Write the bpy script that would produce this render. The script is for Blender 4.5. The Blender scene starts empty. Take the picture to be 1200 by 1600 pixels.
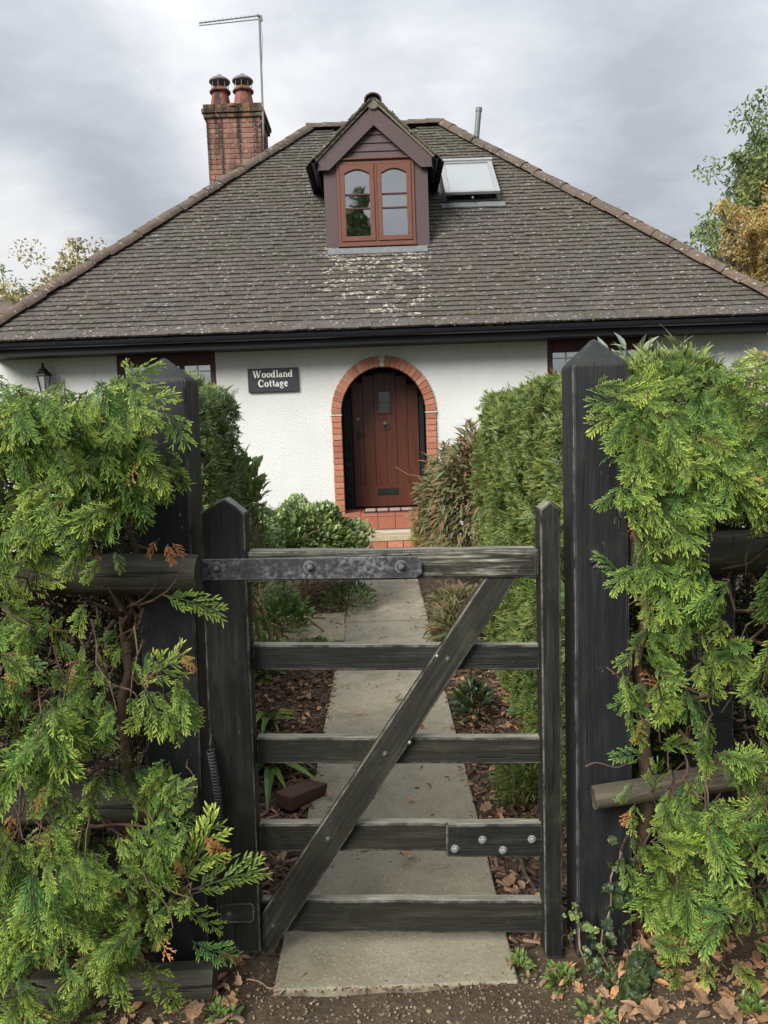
import bpy, bmesh, math, random
import numpy as np
from mathutils import Matrix, Vector
PI = math.pi
RAD = math.radians
rg = np.random.default_rng(7)
random.seed(7)
S = bpy.context.scene
C = S.collection

# ------------------------------------------------------------------ camera
PITCH, ROLL, FPX = RAD(6.0), RAD(2.05), 1200.0
EYE = np.array([0.0, 0.0, 1.6])
_F = np.array([0, math.cos(PITCH), -math.sin(PITCH)])
_U0 = np.array([0, math.sin(PITCH), math.cos(PITCH)]); _R0 = np.array([1.0, 0, 0])
_U = _U0 * math.cos(ROLL) + _R0 * math.sin(ROLL)
_R = _R0 * math.cos(ROLL) - _U0 * math.sin(ROLL)
cd = bpy.data.cameras.new('camera'); cam = bpy.data.objects.new('camera', cd); C.objects.link(cam)
cd.sensor_fit = 'VERTICAL'; cd.sensor_height = 24.0; cd.lens = 24.0 * FPX / 1600.0
cd.clip_start = 0.05; cd.clip_end = 2000
cam.matrix_world = Matrix(((_R[0], _U[0], -_F[0], EYE[0]), (_R[1], _U[1], -_F[1], EYE[1]), (_R[2], _U[2], -_F[2], EYE[2]), (0, 0, 0, 1)))
S.camera = cam

def ray(x, y): return _F * FPX + _R * (x - 600.0) + _U * (800.0 - y)
def P(x, y, Y):
    d = ray(x, y); return EYE + d * (Y / d[1])
def G(x, y, z=0.0):
    d = ray(x, y); return EYE + d * ((z - EYE[2]) / d[2])

# ------------------------------------------------------------------ world, sun, exposure
SUN_EL, SUN_AZ = RAD(36), RAD(-142)      # azimuth measured from +Y towards +X
w = bpy.data.worlds.new('World'); S.world = w; w.use_nodes = True
nt = w.node_tree; nt.nodes.clear()
def wn(t, **k):
    n = nt.nodes.new(t)
    for a, b in k.items(): setattr(n, a, b)
    return n
wout = wn('ShaderNodeOutputWorld'); wbg = wn('ShaderNodeBackground'); wbg.inputs['Strength'].default_value = 0.1
nt.links.new(wbg.outputs[0], wout.inputs[0])
sky = wn('ShaderNodeTexSky', sky_type='NISHITA', sun_disc=False, sun_elevation=SUN_EL, sun_rotation=SUN_AZ)
wtc = wn('ShaderNodeTexCoord')
wsep = wn('ShaderNodeSeparateXYZ'); nt.links.new(wtc.outputs['Generated'], wsep.inputs[0])
def wm(op, a, b=None, c=None, clamp=False):
    n = wn('ShaderNodeMath', operation=op, use_clamp=clamp)
    for i, v in enumerate((a, b, c)):
        if v is None: continue
        if isinstance(v, (int, float)): n.inputs[i].default_value = v
        else: nt.links.new(v, n.inputs[i])
    return n.outputs[0]
den = wm('ADD', wm('MAXIMUM', wsep.outputs[2], 0.0), 0.22)
wcom = wn('ShaderNodeCombineXYZ')
nt.links.new(wm('DIVIDE', wsep.outputs[0], den), wcom.inputs[0]); nt.links.new(wm('DIVIDE', wsep.outputs[1], den), wcom.inputs[1])
def wnoise(scale, det, off, rough=0.55, dist=0.0):
    m = wn('ShaderNodeMapping'); m.inputs['Location'].default_value = off; nt.links.new(wcom.outputs[0], m.inputs['Vector'])
    m.inputs['Scale'].default_value = (0.75, 1.25, 1)
    n = wn('ShaderNodeTexNoise'); n.inputs['Scale'].default_value = scale; n.inputs['Detail'].default_value = det
    n.inputs['Roughness'].default_value = rough; n.inputs['Distortion'].default_value = dist
    nt.links.new(m.outputs[0], n.inputs['Vector']); return n.outputs['Fac']
n1 = wnoise(1.3, 6, (3.1, 1.7, 0.4), 0.5, 0.3)
n2_ = wn('ShaderNodeTexNoise'); n2_.inputs['Scale'].default_value = 5.5; n2_.inputs['Detail'].default_value = 7; n2_.inputs['Roughness'].default_value = 0.6; n2_.inputs['Distortion'].default_value = 0.35
m2_ = wn('ShaderNodeMapping'); m2_.inputs['Location'].default_value = (3.3, 1.2, 7.7); m2_.inputs['Scale'].default_value = (1, 1, 1.7); nt.links.new(wtc.outputs['Generated'], m2_.inputs[0]); nt.links.new(m2_.outputs[0], n2_.inputs['Vector']); n2 = n2_.outputs['Fac']
n3 = wnoise(11.0, 4, (2.2, 0.7, 3.4), 0.55, 0.5)
cl = wm('ADD', wm('ADD', wm('MULTIPLY', n1, 0.45), wm('MULTIPLY', n2, 0.45)), wm('MULTIPLY', n3, 0.2))
def lump(px, py, rad_deg, amt):
    d = ray(px, py); d = d / np.linalg.norm(d)
    v = wn('ShaderNodeVectorMath', operation='DOT_PRODUCT'); nt.links.new(wtc.outputs['Generated'], v.inputs[0]); v.inputs[1].default_value = tuple(d)
    mr = wn('ShaderNodeMapRange', interpolation_type='SMOOTHERSTEP'); nt.links.new(v.outputs['Value'], mr.inputs[0])
    mr.inputs[1].default_value = math.cos(RAD(rad_deg)); mr.inputs[2].default_value = 1.0; mr.inputs[3].default_value = 0; mr.inputs[4].default_value = amt
    return mr.outputs[0]
for a in ((250, 0, 14, 0.17), (10, 420, 10, 0.46), (40, 210, 12, -0.22), (200, 290, 7, -0.14), (820, 190, 8, 0.14), (960, 60, 12, -0.12), (1010, 330, 12, -0.15), (520, 210, 7, 0.12), (480, 100, 7, -0.08), (1150, 170, 7, 0.12), (700, 60, 8, 0.05)):
    cl = wm('ADD', cl, lump(*a))
cr = wn('ShaderNodeValToRGB'); nt.links.new(cl, cr.inputs[0])
e = cr.color_ramp.elements
e[0].position = 0.32; e[0].color = (0.50, 0.53, 0.57, 1)
e[1].position = 0.86; e[1].color = (1.02, 1.02, 1.01, 1)
q = e.new(0.46); q.color = (0.60, 0.635, 0.685, 1)
q = e.new(0.64); q.color = (0.78, 0.80, 0.835, 1)
zen = wm('ADD', wm('MULTIPLY', wm('MAXIMUM', wsep.outputs[2], 0.0), 7.0), 4.0)   # overcast sky is brighter overhead
wsc = wn('ShaderNodeVectorMath', operation='SCALE'); nt.links.new(cr.outputs[0], wsc.inputs[0]); nt.links.new(zen, wsc.inputs['Scale'])
wmix = wn('ShaderNodeMix', data_type='RGBA'); wmix.inputs[0].default_value = 0.93
nt.links.new(sky.outputs[0], wmix.inputs[6]); nt.links.new(wsc.outputs[0], wmix.inputs[7]); nt.links.new(wmix.outputs[2], wbg.inputs['Color'])

sl = bpy.data.lights.new('sun', 'SUN'); sun = bpy.data.objects.new('sun', sl); C.objects.link(sun)
sl.energy = 3.7; sl.angle = RAD(34); sl.color = (1.0, 0.95, 0.86)
sd = Vector((math.sin(SUN_AZ) * math.cos(SUN_EL), math.cos(SUN_AZ) * math.cos(SUN_EL), math.sin(SUN_EL)))
sun.rotation_euler = sd.to_track_quat('Z', 'Y').to_euler(); sun.location = (0, 0, 30)
vs = S.view_settings; vs.view_transform = 'Standard'; vs.look = 'None'; vs.gamma = 1; vs.exposure = 0.68; vs.use_curve_mapping = False
S.render.engine = 'CYCLES'
S.cycles.max_bounces = 6; S.cycles.transparent_max_bounces = 6; S.cycles.transmission_bounces = 5

# ------------------------------------------------------------------ material helper
class M:
    def __init__(s, name, rough=0.8, spec=0.3):
        s.m = bpy.data.materials.new(name); s.m.use_nodes = True; s.t = s.m.node_tree; s.b = s.t.nodes['Principled BSDF']
        s.b.inputs['Roughness'].default_value = rough; s.b.inputs['Specular IOR Level'].default_value = spec
    def n(s, t, **k):
        x = s.t.nodes.new(t)
        for a, b in k.items(): setattr(x, a, b)
        return x
    def lk(s, a, b): s.t.links.new(a, b)
    def put(s, inp, v):
        if isinstance(v, (int, float)): inp.default_value = v
        elif isinstance(v, tuple): inp.default_value = (v + (1,)) if (len(v) == 3 and len(inp.default_value) == 4) else v
        else: s.lk(v, inp)
    def vec(s, kind='Object', sc=(1, 1, 1)):
        if kind == 'Pos': o = s.n('ShaderNodeNewGeometry').outputs['Position']
        else: o = s.n('ShaderNodeTexCoord').outputs[kind]
        m = s.n('ShaderNodeMapping'); s.lk(o, m.inputs['Vector']); m.inputs['Scale'].default_value = sc
        return m.outputs[0]
    def noise(s, v, scale, det=4, rough=0.6, dist=0, out='Fac'):
        n = s.n('ShaderNodeTexNoise'); s.lk(v, n.inputs['Vector']); n.inputs['Scale'].default_value = scale
        n.inputs['Detail'].default_value = det; n.inputs['Roughness'].default_value = rough; n.inputs['Distortion'].default_value = dist
        return n.outputs[out]
    def vor(s, v, scale, out='Distance', feature='F1', rnd=1.0):
        n = s.n('ShaderNodeTexVoronoi', feature=feature); s.lk(v, n.inputs['Vector']); n.inputs['Scale'].default_value = scale; n.inputs['Randomness'].default_value = rnd
        return n.outputs[out]
    def mr(s, f, a, b, c=0.0, d=1.0):
        n = s.n('ShaderNodeMapRange'); s.lk(f, n.inputs[0])
        for i, x in enumerate((a, b, c, d)): n.inputs[i + 1].default_value = x
        return n.outputs[0]
    def ma(s, op, a, b=0.0, clamp=False):
        n = s.n('ShaderNodeMath', operation=op, use_clamp=clamp); s.put(n.inputs[0], a); s.put(n.inputs[1], b); return n.outputs[0]
    def mix(s, f, a, b, bt='MIX'):
        n = s.n('ShaderNodeMix', data_type='RGBA', blend_type=bt); s.put(n.inputs[0], f); s.put(n.inputs[6], a); s.put(n.inputs[7], b); return n.outputs[2]
    def ramp(s, f, st):
        n = s.n('ShaderNodeValToRGB'); s.lk(f, n.inputs[0]); e = n.color_ramp.elements
        while len(e) < len(st): e.new(0.5)
        for x, (p, c) in zip(e, st): x.position = p; x.color = tuple(c) + (1,)
        return n.outputs[0]
    def attr(s, name, out='Fac'): return s.n('ShaderNodeAttribute', attribute_name=name).outputs[out]
    def orand(s): return s.n('ShaderNodeObjectInfo').outputs['Random']
    def bump(s, h, st=0.5, dist=0.01, out=None):
        n = s.n('ShaderNodeBump'); s.lk(h, n.inputs['Height']); n.inputs['Strength'].default_value = st; n.inputs['Distance'].default_value = dist
        s.lk(n.outputs[0], s.b.inputs['Normal'])
    def col(s, c): s.put(s.b.inputs['Base Color'], c); return s
    def rough(s, c): s.put(s.b.inputs['Roughness'], c); return s
    def edge(s, r=0.006):
        bv = s.n('ShaderNodeBevel', samples=4); bv.inputs['Radius'].default_value = r
        g = s.n('ShaderNodeNewGeometry'); d = s.n('ShaderNodeVectorMath', operation='DOT_PRODUCT')
        s.lk(bv.outputs[0], d.inputs[0]); s.lk(g.outputs['Normal'], d.inputs[1])
        return s.mr(d.outputs['Value'], 0.995, 0.8)

def simple(name, c, rough=0.7, var=0.25, sc=8.0, spec=0.3, bump=0.0, metal=0.0, coord='Object'):
    m = M(name, rough, spec); v = m.vec(coord)
    n = m.noise(v, sc, 5); f = m.mr(n, 0.25, 0.75)
    m.col(m.mix(f, tuple(x * (1 - var) for x in c), tuple(min(1, x * (1 + var)) for x in c)))
    if bump: m.bump(n, bump, 0.01)
    m.b.inputs['Metallic'].default_value = metal
    return m.m

def dark_wood(name, base, streak, worn, amount=0.5, wear=1.0):
    m = M(name, 0.6, 0.35); v = m.vec('Object', (2.6, 55, 55)); v2 = m.vec('Object', (3.0, 10, 10)); v3 = m.vec('Object', (9, 230, 230))
    g = m.noise(v, 1.2, 6, 0.7, 0.6); p = m.noise(v2, 1.5, 6, 0.65); fine = m.noise(v3, 1.0, 4, 0.7)
    a = m.ma('MULTIPLY', m.mr(g, 0.48, 0.70), m.mr(p, 0.46, 0.66))
    c = m.mix(m.ma('MULTIPLY', a, amount, True), base, streak)
    c = m.mix(m.ma('MULTIPLY', m.ma('MULTIPLY', m.mr(fine, 0.52, 0.75), m.mr(p, .42, .6)), 0.35), c, tuple(x * 2.0 + 0.012 for x in base))
    c = m.mix(m.ma('MULTIPLY', m.mr(p, 0.50, 0.35), 0.5), c, tuple(x * 0.45 for x in base))
    mp = m.noise(m.vec('Pos'), 7.0, 6, 0.7); c = m.mix(m.ma('MULTIPLY', m.mr(mp, 0.52, 0.72), 0.45 * amount), c, (0.075, 0.085, 0.045))
    chips = m.mr(m.noise(m.vec('Object', (14, 60, 60)), 1.0, 6, 0.75), 0.66, 0.70); c = m.mix(m.ma('MULTIPLY', chips, m.mr(p, 0.48, 0.6)), c, tuple(x * .8 for x in worn))
    ed = m.ma('MULTIPLY', m.edge(0.007), m.mr(m.noise(m.vec('Object', (8, 14, 14)), 2, 6, 0.7), 0.40, 0.6)); c = m.mix(m.ma('MULTIPLY', ed, 0.95 * wear, True), c, worn)
    cr_ = m.noise(m.vec('Object', (1.3, 42, 42)), 1.1, 3, 0.5, 0.9); crk = m.mr(cr_, 0.36, 0.31)
    c = m.mix(m.ma('MULTIPLY', crk, .9), c, (0.005, 0.005, 0.005))
    m.col(c); m.rough(m.mr(g, 0.3, 0.7, 0.42, 0.75))
    m.bump(m.ma('SUBTRACT', m.ma('ADD', g, m.ma('MULTIPLY', fine, 0.7)), m.ma('MULTIPLY', crk, 1.3)), 0.45, 0.005)
    return m.m

MT = {}
MT['post'] = dark_wood('black_stained_timber', (0.010, 0.0115, 0.014), (0.065, 0.066, 0.062), (0.42, 0.42, 0.40), 0.4)
MT['gate'] = dark_wood('weathered_gate_timber', (0.009, 0.010, 0.010), (0.08, 0.08, 0.066), (0.48, 0.47, 0.42), 0.5)
MT['gatelow'] = dark_wood('greenish_gate_timber', (0.015, 0.015, 0.012), (0.075, 0.075, 0.056), (0.46, 0.44, 0.36), 0.7)
MT['worn'] = dark_wood('worn_grey_timber', (0.17, 0.165, 0.135), (0.50, 0.47, 0.37), (0.6, 0.58, 0.5), 1.3)
MT['railfront'] = dark_wood('peeling_top_rail_timber', (0.018, 0.018, 0.016), (0.42, 0.40, 0.32), (0.55, 0.53, 0.45), 1.35)
MT['log'] = dark_wood('round_log_timber', (0.050, 0.048, 0.036), (0.24, 0.22, 0.16), (0.25, 0.23, 0.18), 0.9, 0.4)
MT['oldlog'] = dark_wood('old_grey_log', (0.060, 0.050, 0.038), (0.26, 0.21, 0.15), (0.3, 0.27, 0.2), 1.1, 0.4)

def mk_strap():
    m = M('painted_iron_strap', 0.45, 0.5); v = m.vec('Object')
    f = m.mr(m.noise(v, 75, 8, 0.8), 0.47, 0.56); g = m.mr(m.noise(v, 9, 4), 0.42, 0.6)
    c = m.mix(m.ma('MULTIPLY', m.ma('MULTIPLY', f, g), .5), (0.026, 0.026, 0.032), (0.30, 0.30, 0.31))
    c = m.mix(m.ma('MULTIPLY', m.edge(0.004), 0.5), c, (0.4, 0.4, 0.4)); m.col(c); m.bump(f, 0.3, 0.002); return m.m
MT['strap'] = mk_strap()
MT['iron'] = simple('dark_iron', (0.05, 0.052, 0.055), 0.45, 0.5, 60, 0.5, 0.2)
MT['bolt'] = simple('galvanised_bolt', (0.32, 0.32, 0.31), 0.42, 0.35, 90, 0.6, 0.2, 0.6)
MT['aerial'] = simple('aluminium_aerial', (0.16, 0.16, 0.16), 0.5, 0.2, 20, 0.5)

def mk_render():
    m = M('white_roughcast', 0.9, 0.2); v = m.vec('Pos')
    n = m.noise(v, 45, 4, 0.6); vv = m.vor(v, 55); big = m.noise(v, 1.2, 5)
    c = m.mix(m.mr(big, 0.35, 0.8), (0.60, 0.62, 0.62), (0.53, 0.55, 0.54))
    c = m.mix(m.ma('MULTIPLY', m.mr(m.noise(m.vec('Pos', (9, 9, 0.7)), 1.0, 4), 0.55, 0.85), 0.25), c, (0.52, 0.52, 0.45))
    zz_ = m.n('ShaderNodeSeparateXYZ'); m.lk(v, zz_.inputs[0]); dn = m.noise(v, 6, 5, .7)
    lo = m.mr(m.ma('ADD', zz_.outputs[2], m.ma('MULTIPLY', dn, .7)), .9, .45); c = m.mix(m.ma('MULTIPLY', lo, .5), c, (0.30, 0.30, 0.22))
    dr = m.ma('MULTIPLY', m.mr(m.noise(m.vec('Pos', (14, 14, 0.5)), 1.0, 3), .55, .8), m.mr(zz_.outputs[2], 2.2, 2.8)); c = m.mix(m.ma('MULTIPLY', dr, .35), c, (0.34, 0.35, 0.30))
    m.col(c); m.bump(m.ma('ADD', m.ma('MULTIPLY', n, 1.0), m.ma('MULTIPLY', vv, 0.8)), 0.4, 0.012); return m.m
MT['render'] = mk_render()

def mk_brick(name, cs, stain=0.0, dark=(0.02, 0.022, 0.02)):
    m = M(name, 0.88, 0.2); r = m.ma('FRACT', m.ma('ADD', m.orand(), m.attr('rnd'))); v = m.vec('Pos')
    c = m.ramp(r, [(i / (len(cs) - 1), k) for i, k in enumerate(cs)])
    n = m.noise(v, 38, 6, 0.7); c = m.mix(m.mr(n, 0.4, 0.75, 0, 0.45), c, (0.12, 0.06, 0.045))
    if stain:
        f = m.mr(m.noise(m.vec('Pos', (6.0, 6.0, 0.5)), 1.0, 5), 0.48, 0.6); c = m.mix(m.ma('MULTIPLY', f, stain), c, dark)
        f = m.mr(m.noise(v, 16, 5), 0.58, 0.68); c = m.mix(m.ma('MULTIPLY', f, 0.6), c, (0.33, 0.22, 0.16))
    m.col(c); m.bump(n, 0.5, 0.006); return m.m
MT['archbrick'] = mk_brick('orange_red_brick', [(0.38, 0.15, 0.09), (0.45, 0.19, 0.12), (0.31, 0.115, 0.072), (0.47, 0.235, 0.155)])
MT['oldbrick'] = mk_brick('sooty_chimney_brick', [(0.22, 0.10, 0.078), (0.28, 0.145, 0.11), (0.17, 0.08, 0.068), (0.31, 0.18, 0.14)], 0.9)
MT['capbrick'] = mk_brick('mossy_black_chimney_brick', [(0.10, 0.06, 0.045), (0.05, 0.045, 0.035), (0.2, 0.10, 0.05), (0.06, 0.06, 0.045)], 0.9)
MT['redtile'] = mk_brick('red_step_tile', [(0.34, 0.125, 0.08), (0.30, 0.105, 0.07), (0.38, 0.15, 0.10)])
MT['loosebrick'] = mk_brick('dark_loose_brick', [(0.075, 0.042, 0.036), (0.09, 0.05, 0.042)])
MT['verge_mortar'] = simple('mossy_verge_mortar', (0.15, 0.145, 0.11), 0.95, 0.5, 40, bump=0.5)
MT['mortar'] = simple('pale_mortar', (0.46, 0.42, 0.35), 0.95, 0.2, 30, bump=0.4)
MT['oldmortar'] = simple('grey_mortar', (0.46, 0.40, 0.35), 0.95, 0.4, 6, bump=0.4)

def mk_tile(name, cols, moss=1.0):
    m = M(name, 0.85, 0.25); r = m.ma('FRACT', m.ma('ADD', m.attr('rnd'), m.ma('MULTIPLY', m.orand(), 1.0))); v = m.vec('Pos')
    c = m.ramp(r, [(i / (len(cols) - 1), k) for i, k in enumerate(cols)])
    big = m.mr(m.noise(v, 0.55, 4), 0.35, 0.7); c = m.mix(m.ma('MULTIPLY', big, 0.55), c, (0.108, 0.080, 0.070))
    up = m.mr(v_z(m), 3.6, 6.8); c = m.mix(m.ma('MULTIPLY', up, 0.3), c, (0.072, 0.08, 0.055)); bp_ = m.mr(m.noise(v, 2.6, 6, .7), .48, .62); c = m.mix(m.ma('MULTIPLY', bp_, .5), c, (0.062, 0.050, 0.044))
    sp = m.noise(v, 17, 5, 0.7); c = m.mix(m.mr(sp, 0.45, 0.75, 0, 0.5), c, (0.05, 0.045, 0.04))
    gm = m.ma('MULTIPLY', m.mr(m.noise(v, 8, 5), 0.50, 0.66), m.mr(m.noise(v, 0.8, 2), 0.38, 0.62)); c = m.mix(m.ma('MULTIPLY', gm, 0.75 * moss, True), c, (0.055, 0.066, 0.03))
    w1 = m.mr(m.noise(m.vec('Pos', (11, 16, 16)), 1.7, 3, 0.5), 0.638, 0.675); c = m.mix(m.ma('MULTIPLY', w1, 0.6), c, (0.46, 0.46, 0.43))
    w2 = m.mr(m.noise(m.vec('Pos'), 26, 4, 0.6), 0.68, 0.72); c = m.mix(m.ma('MULTIPLY', w2, 0.7), c, (0.55, 0.45, 0.27))
    m.col(c); m.bump(m.noise(v, 60, 4), 0.4, 0.006); return m
def v_z(m):
    s_ = m.n('ShaderNodeSeparateXYZ'); m.lk(m.vec('Pos'), s_.inputs[0]); return s_.outputs[2]
TC = [(0.080, 0.075, 0.074), (0.088, 0.083, 0.079), (0.077, 0.071, 0.070), (0.098, 0.086, 0.081), (0.086, 0.081, 0.078), (0.073, 0.067, 0.067), (0.093, 0.087, 0.083)]
MT['tile'] = mk_tile('weathered_clay_tile', TC).m
def mk_lit():
    m = mk_tile('lichen_covered_tile', TC, 0.6)
    old = m.b.inputs['Base Color'].links[0].from_socket
    f = m.mr(m.noise(m.vec('Pos', (10, 12, 12)), 1.9, 5, 0.7), 0.53, 0.60)
    m.col(m.mix(m.ma('MULTIPLY', f, 0.9), old, (0.50, 0.47, 0.38))); return m.m
MT['lichentile'] = mk_lit()
MT['hiptile'] = mk_tile('brown_hip_tile', [(0.125, 0.085, 0.068), (0.15, 0.10, 0.08), (0.11, 0.08, 0.065), (0.165, 0.115, 0.092)], 0.8).m
MT['moss'] = simple('roof_moss', (0.075, 0.095, 0.028), 1.0, 0.5, 40, 0.1, 0.5)
MT['blackpvc'] = simple('black_gutter_plastic', (0.012, 0.014, 0.020), 0.28, 0.2, 5, 0.5)
MT['fascia'] = simple('dark_fascia', (0.012, 0.012, 0.015), 0.5, 0.3, 5)
MT['lead'] = simple('grey_lead_flashing', (0.13, 0.14, 0.15), 0.6, 0.25, 14, 0.4, 0.3)
def mk_painted(name, c, c2, rough=0.6):
    m = M(name, rough, 0.3); v = m.vec('Object', (2, 2, 18)); n = m.noise(v, 3.5, 5)
    m.col(m.mix(m.mr(n, 0.3, 0.75), c, c2)); m.bump(n, 0.2, 0.003); return m.m
MT['plum'] = mk_painted('plum_brown_paint', (0.072, 0.049, 0.053), (0.092, 0.064, 0.068))
MT['winwood'] = mk_painted('red_brown_window_wood', (0.115, 0.048, 0.032), (0.155, 0.068, 0.047), 0.45)
MT['darkwin'] = mk_painted('dark_brown_window_wood', (0.06, 0.025, 0.022), (0.085, 0.035, 0.03), 0.45)
def mk_door():
    m = M('varnished_red_brown_door', 0.35, 0.5); n = m.noise(m.vec('Pos', (26, 26, 1.2)), 1.4, 5, 0.6, 0.5)
    m.col(m.mix(m.mr(n, 0.3, 0.72), (0.058, 0.018, 0.011), (0.105, 0.035, 0.020))); m.bump(n, 0.2, 0.003); return m.m
MT['door'] = mk_door()
MT['porch'] = simple('black_porch_paint', (0.012, 0.014, 0.018), 0.5, 0.2, 5)
def mk_glass(name, c, rough=0.03, coat=0.0, alpha=None):
    m = M(name, rough, 0.9); m.col(c); m.b.inputs['IOR'].default_value = 1.52
    return m.m
def mk_clear(name):
    m = M(name); t = m.t; out = t.nodes['Material Output']
    tr = m.n('ShaderNodeBsdfTransparent'); gl = m.n('ShaderNodeBsdfGlossy'); gl.inputs['Roughness'].default_value = 0.02
    fr = m.n('ShaderNodeFresnel'); fr.inputs[0].default_value = 1.9; mx = m.n('ShaderNodeMixShader')
    b = m.noise(m.vec('Object'), 2.2, 2); bp = m.n('ShaderNodeBump'); bp.inputs['Strength'].default_value = 0.12; bp.inputs['Distance'].default_value = 0.02; m.lk(b, bp.inputs['Height']); m.lk(bp.outputs[0], gl.inputs['Normal'])
    m.lk(m.ma('ADD', m.ma('MULTIPLY', fr.outputs[0], 1.0), 0.32, True), mx.inputs[0]); tr.inputs[0].default_value = (0.85, 0.88, 0.88, 1)
    m.lk(tr.outputs[0], mx.inputs[1]); m.lk(gl.outputs[0], mx.inputs[2]); m.lk(mx.outputs[0], out.inputs[0]); return m.m
MT['glass'] = mk_clear('window_glass')
MT['darkglass'] = mk_glass('dark_glass', (0.012, 0.02, 0.018))
MT['skyglass'] = mk_glass('skylight_glass', (0.27, 0.29, 0.30), 0.12)
MT['skyframe'] = simple('grey_skylight_metal', (0.30, 0.31, 0.32), 0.35, 0.15, 8, 0.5, 0, 0.3)
MT['curtain'] = simple('cream_curtain', (0.5, 0.48, 0.43), 0.9, 0.15, 6)
MT['room'] = simple('dim_room_interior', (0.05, 0.045, 0.04), 0.9, 0.2, 3)
MT['whitebar'] = simple('white_glazing_bar', (0.62, 0.62, 0.60), 0.5, 0.05, 3)
MT['blind'] = simple('dark_shutter_slat', (0.05, 0.055, 0.06), 0.5, 0.2, 3)
MT['slate'] = simple('dark_slate_sign', (0.035, 0.038, 0.048), 0.5, 0.2, 20)
MT['letter'] = simple('white_sign_paint', (0.75, 0.75, 0.73), 0.6, 0.03, 5)
MT['black'] = simple('black_metal', (0.012, 0.013, 0.015), 0.4, 0.2, 8, 0.5)
MT['pot'] = mk_brick('chimney_pot_clay', [(0.22, 0.085, 0.07), (0.19, 0.075, 0.065), (0.25, 0.10, 0.08)], 0.8)
MT['cowl'] = simple('grey_cowl_metal', (0.14, 0.145, 0.15), 0.5, 0.3, 12, 0.5)
MT['mat'] = simple('rubber_door_mat', (0.03, 0.028, 0.028), 0.8, 0.3, 30)
MT['sack'] = simple('pale_mat_bristle', (0.28, 0.22, 0.2), 0.9, 0.3, 30)

def mk_concrete(name, base):
    m = M(name, 0.9, 0.25); v = m.vec('Pos'); big = m.noise(v, 1.4, 6); fi = m.noise(v, 70, 4, 0.7); md = m.noise(v, 9, 6, 0.7)
    c = m.mix(m.mr(big, 0.3, 0.7), tuple(x * 0.78 for x in base), base)
    c = m.mix(m.mr(md, 0.42, 0.75, 0, 0.5), c, (0.16, 0.145, 0.10)); c = m.mix(m.mr(m.noise(v, 3.2, 6, .7), 0.5, 0.68, 0, .45), c, (0.15, 0.145, 0.085))
    c = m.mix(m.mr(fi, 0.35, 0.7, 0.25, 0), c, (0.06, 0.055, 0.045))
    sp = m.mr(m.vor(v, 95), 0.30, 0.18); c = m.mix(m.ma('MULTIPLY', sp, m.mr(m.noise(v, 33, 2), 0.44, 0.56)), c, (0.5, 0.46, 0.36)); dk = m.mr(m.vor(m.vec('Pos', (1.1, 1, 1)), 60), 0.2, 0.12); c = m.mix(m.ma('MULTIPLY', dk, m.mr(m.noise(v, 21, 2), 0.5, 0.6)), c, (0.09, 0.075, 0.05))
    sy = m.n('ShaderNodeSeparateXYZ'); m.lk(v, sy.inputs[0]); wet = m.mr(m.ma('ADD', sy.outputs[1], m.ma('MULTIPLY', md, 0.5)), 1.9, 4.6, 1, 0)
    c = m.mix(m.ma('MULTIPLY', wet, 0.5), c, (0.12, 0.11, 0.075))
    m.col(c); m.bump(m.ma('ADD', fi, m.ma('MULTIPLY', md, 0.6)), 0.5, 0.006); return m.m
MT['slab'] = mk_concrete('weathered_concrete_slab', (0.44, 0.395, 0.30))
MT['stone'] = mk_concrete('pale_flat_stone', (0.50, 0.43, 0.29))
def mk_soil(name, a, b, peb):
    m = M(name, 0.97, 0.15); v = m.vec('Pos'); n = m.noise(v, 11, 8, 0.7); f = m.noise(v, 60, 5, 0.7)
    c = m.mix(m.mr(n, 0.35, 0.7), a, b); c = m.mix(m.mr(f, 0.4, 0.7, 0.5, 0), c, (0.03, 0.022, 0.016))
    p = m.mr(m.vor(v, 65), 0.28, 0.16); c = m.mix(m.ma('MULTIPLY', p, m.mr(m.noise(v, 25, 2), 0.52, 0.6)), c, peb)
    m.col(c); m.bump(m.ma('ADD', n, m.ma('MULTIPLY', f, 0.6)), 0.8, 0.015); return m.m
MT['soil'] = mk_soil('damp_garden_soil', (0.075, 0.055, 0.038), (0.14, 0.105, 0.072), (0.34, 0.30, 0.23))
MT['verge'] = mk_soil('far_grass_and_soil', (0.045, 0.06, 0.022), (0.07, 0.085, 0.035), (0.08, 0.09, 0.04))

def leaf_mat(name, stops, var=0.35, trans=0.3, rough=0.5, spec=0.35, tints=None):
    """stops: colour along attribute t, tints: list multiplied by the random value"""
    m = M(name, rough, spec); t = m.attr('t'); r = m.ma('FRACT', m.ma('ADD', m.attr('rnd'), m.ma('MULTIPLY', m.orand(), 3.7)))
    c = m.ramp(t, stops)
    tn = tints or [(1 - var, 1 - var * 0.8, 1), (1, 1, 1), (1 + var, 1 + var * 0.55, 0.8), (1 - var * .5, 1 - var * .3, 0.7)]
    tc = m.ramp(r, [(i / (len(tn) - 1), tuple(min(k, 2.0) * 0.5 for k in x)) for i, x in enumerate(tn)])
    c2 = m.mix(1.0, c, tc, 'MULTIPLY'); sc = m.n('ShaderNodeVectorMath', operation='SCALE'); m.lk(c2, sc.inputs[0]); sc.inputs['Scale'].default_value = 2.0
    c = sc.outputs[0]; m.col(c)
    tr = m.n('ShaderNodeBsdfTranslucent'); m.lk(c, tr.inputs[0]); mx = m.n('ShaderNodeMixShader'); mx.inputs[0].default_value = trans
    m.lk(m.b.outputs[0], mx.inputs[1]); m.lk(tr.outputs[0], mx.inputs[2]); m.lk(mx.outputs[0], m.t.nodes['Material Output'].inputs[0])
    return m.m
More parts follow.
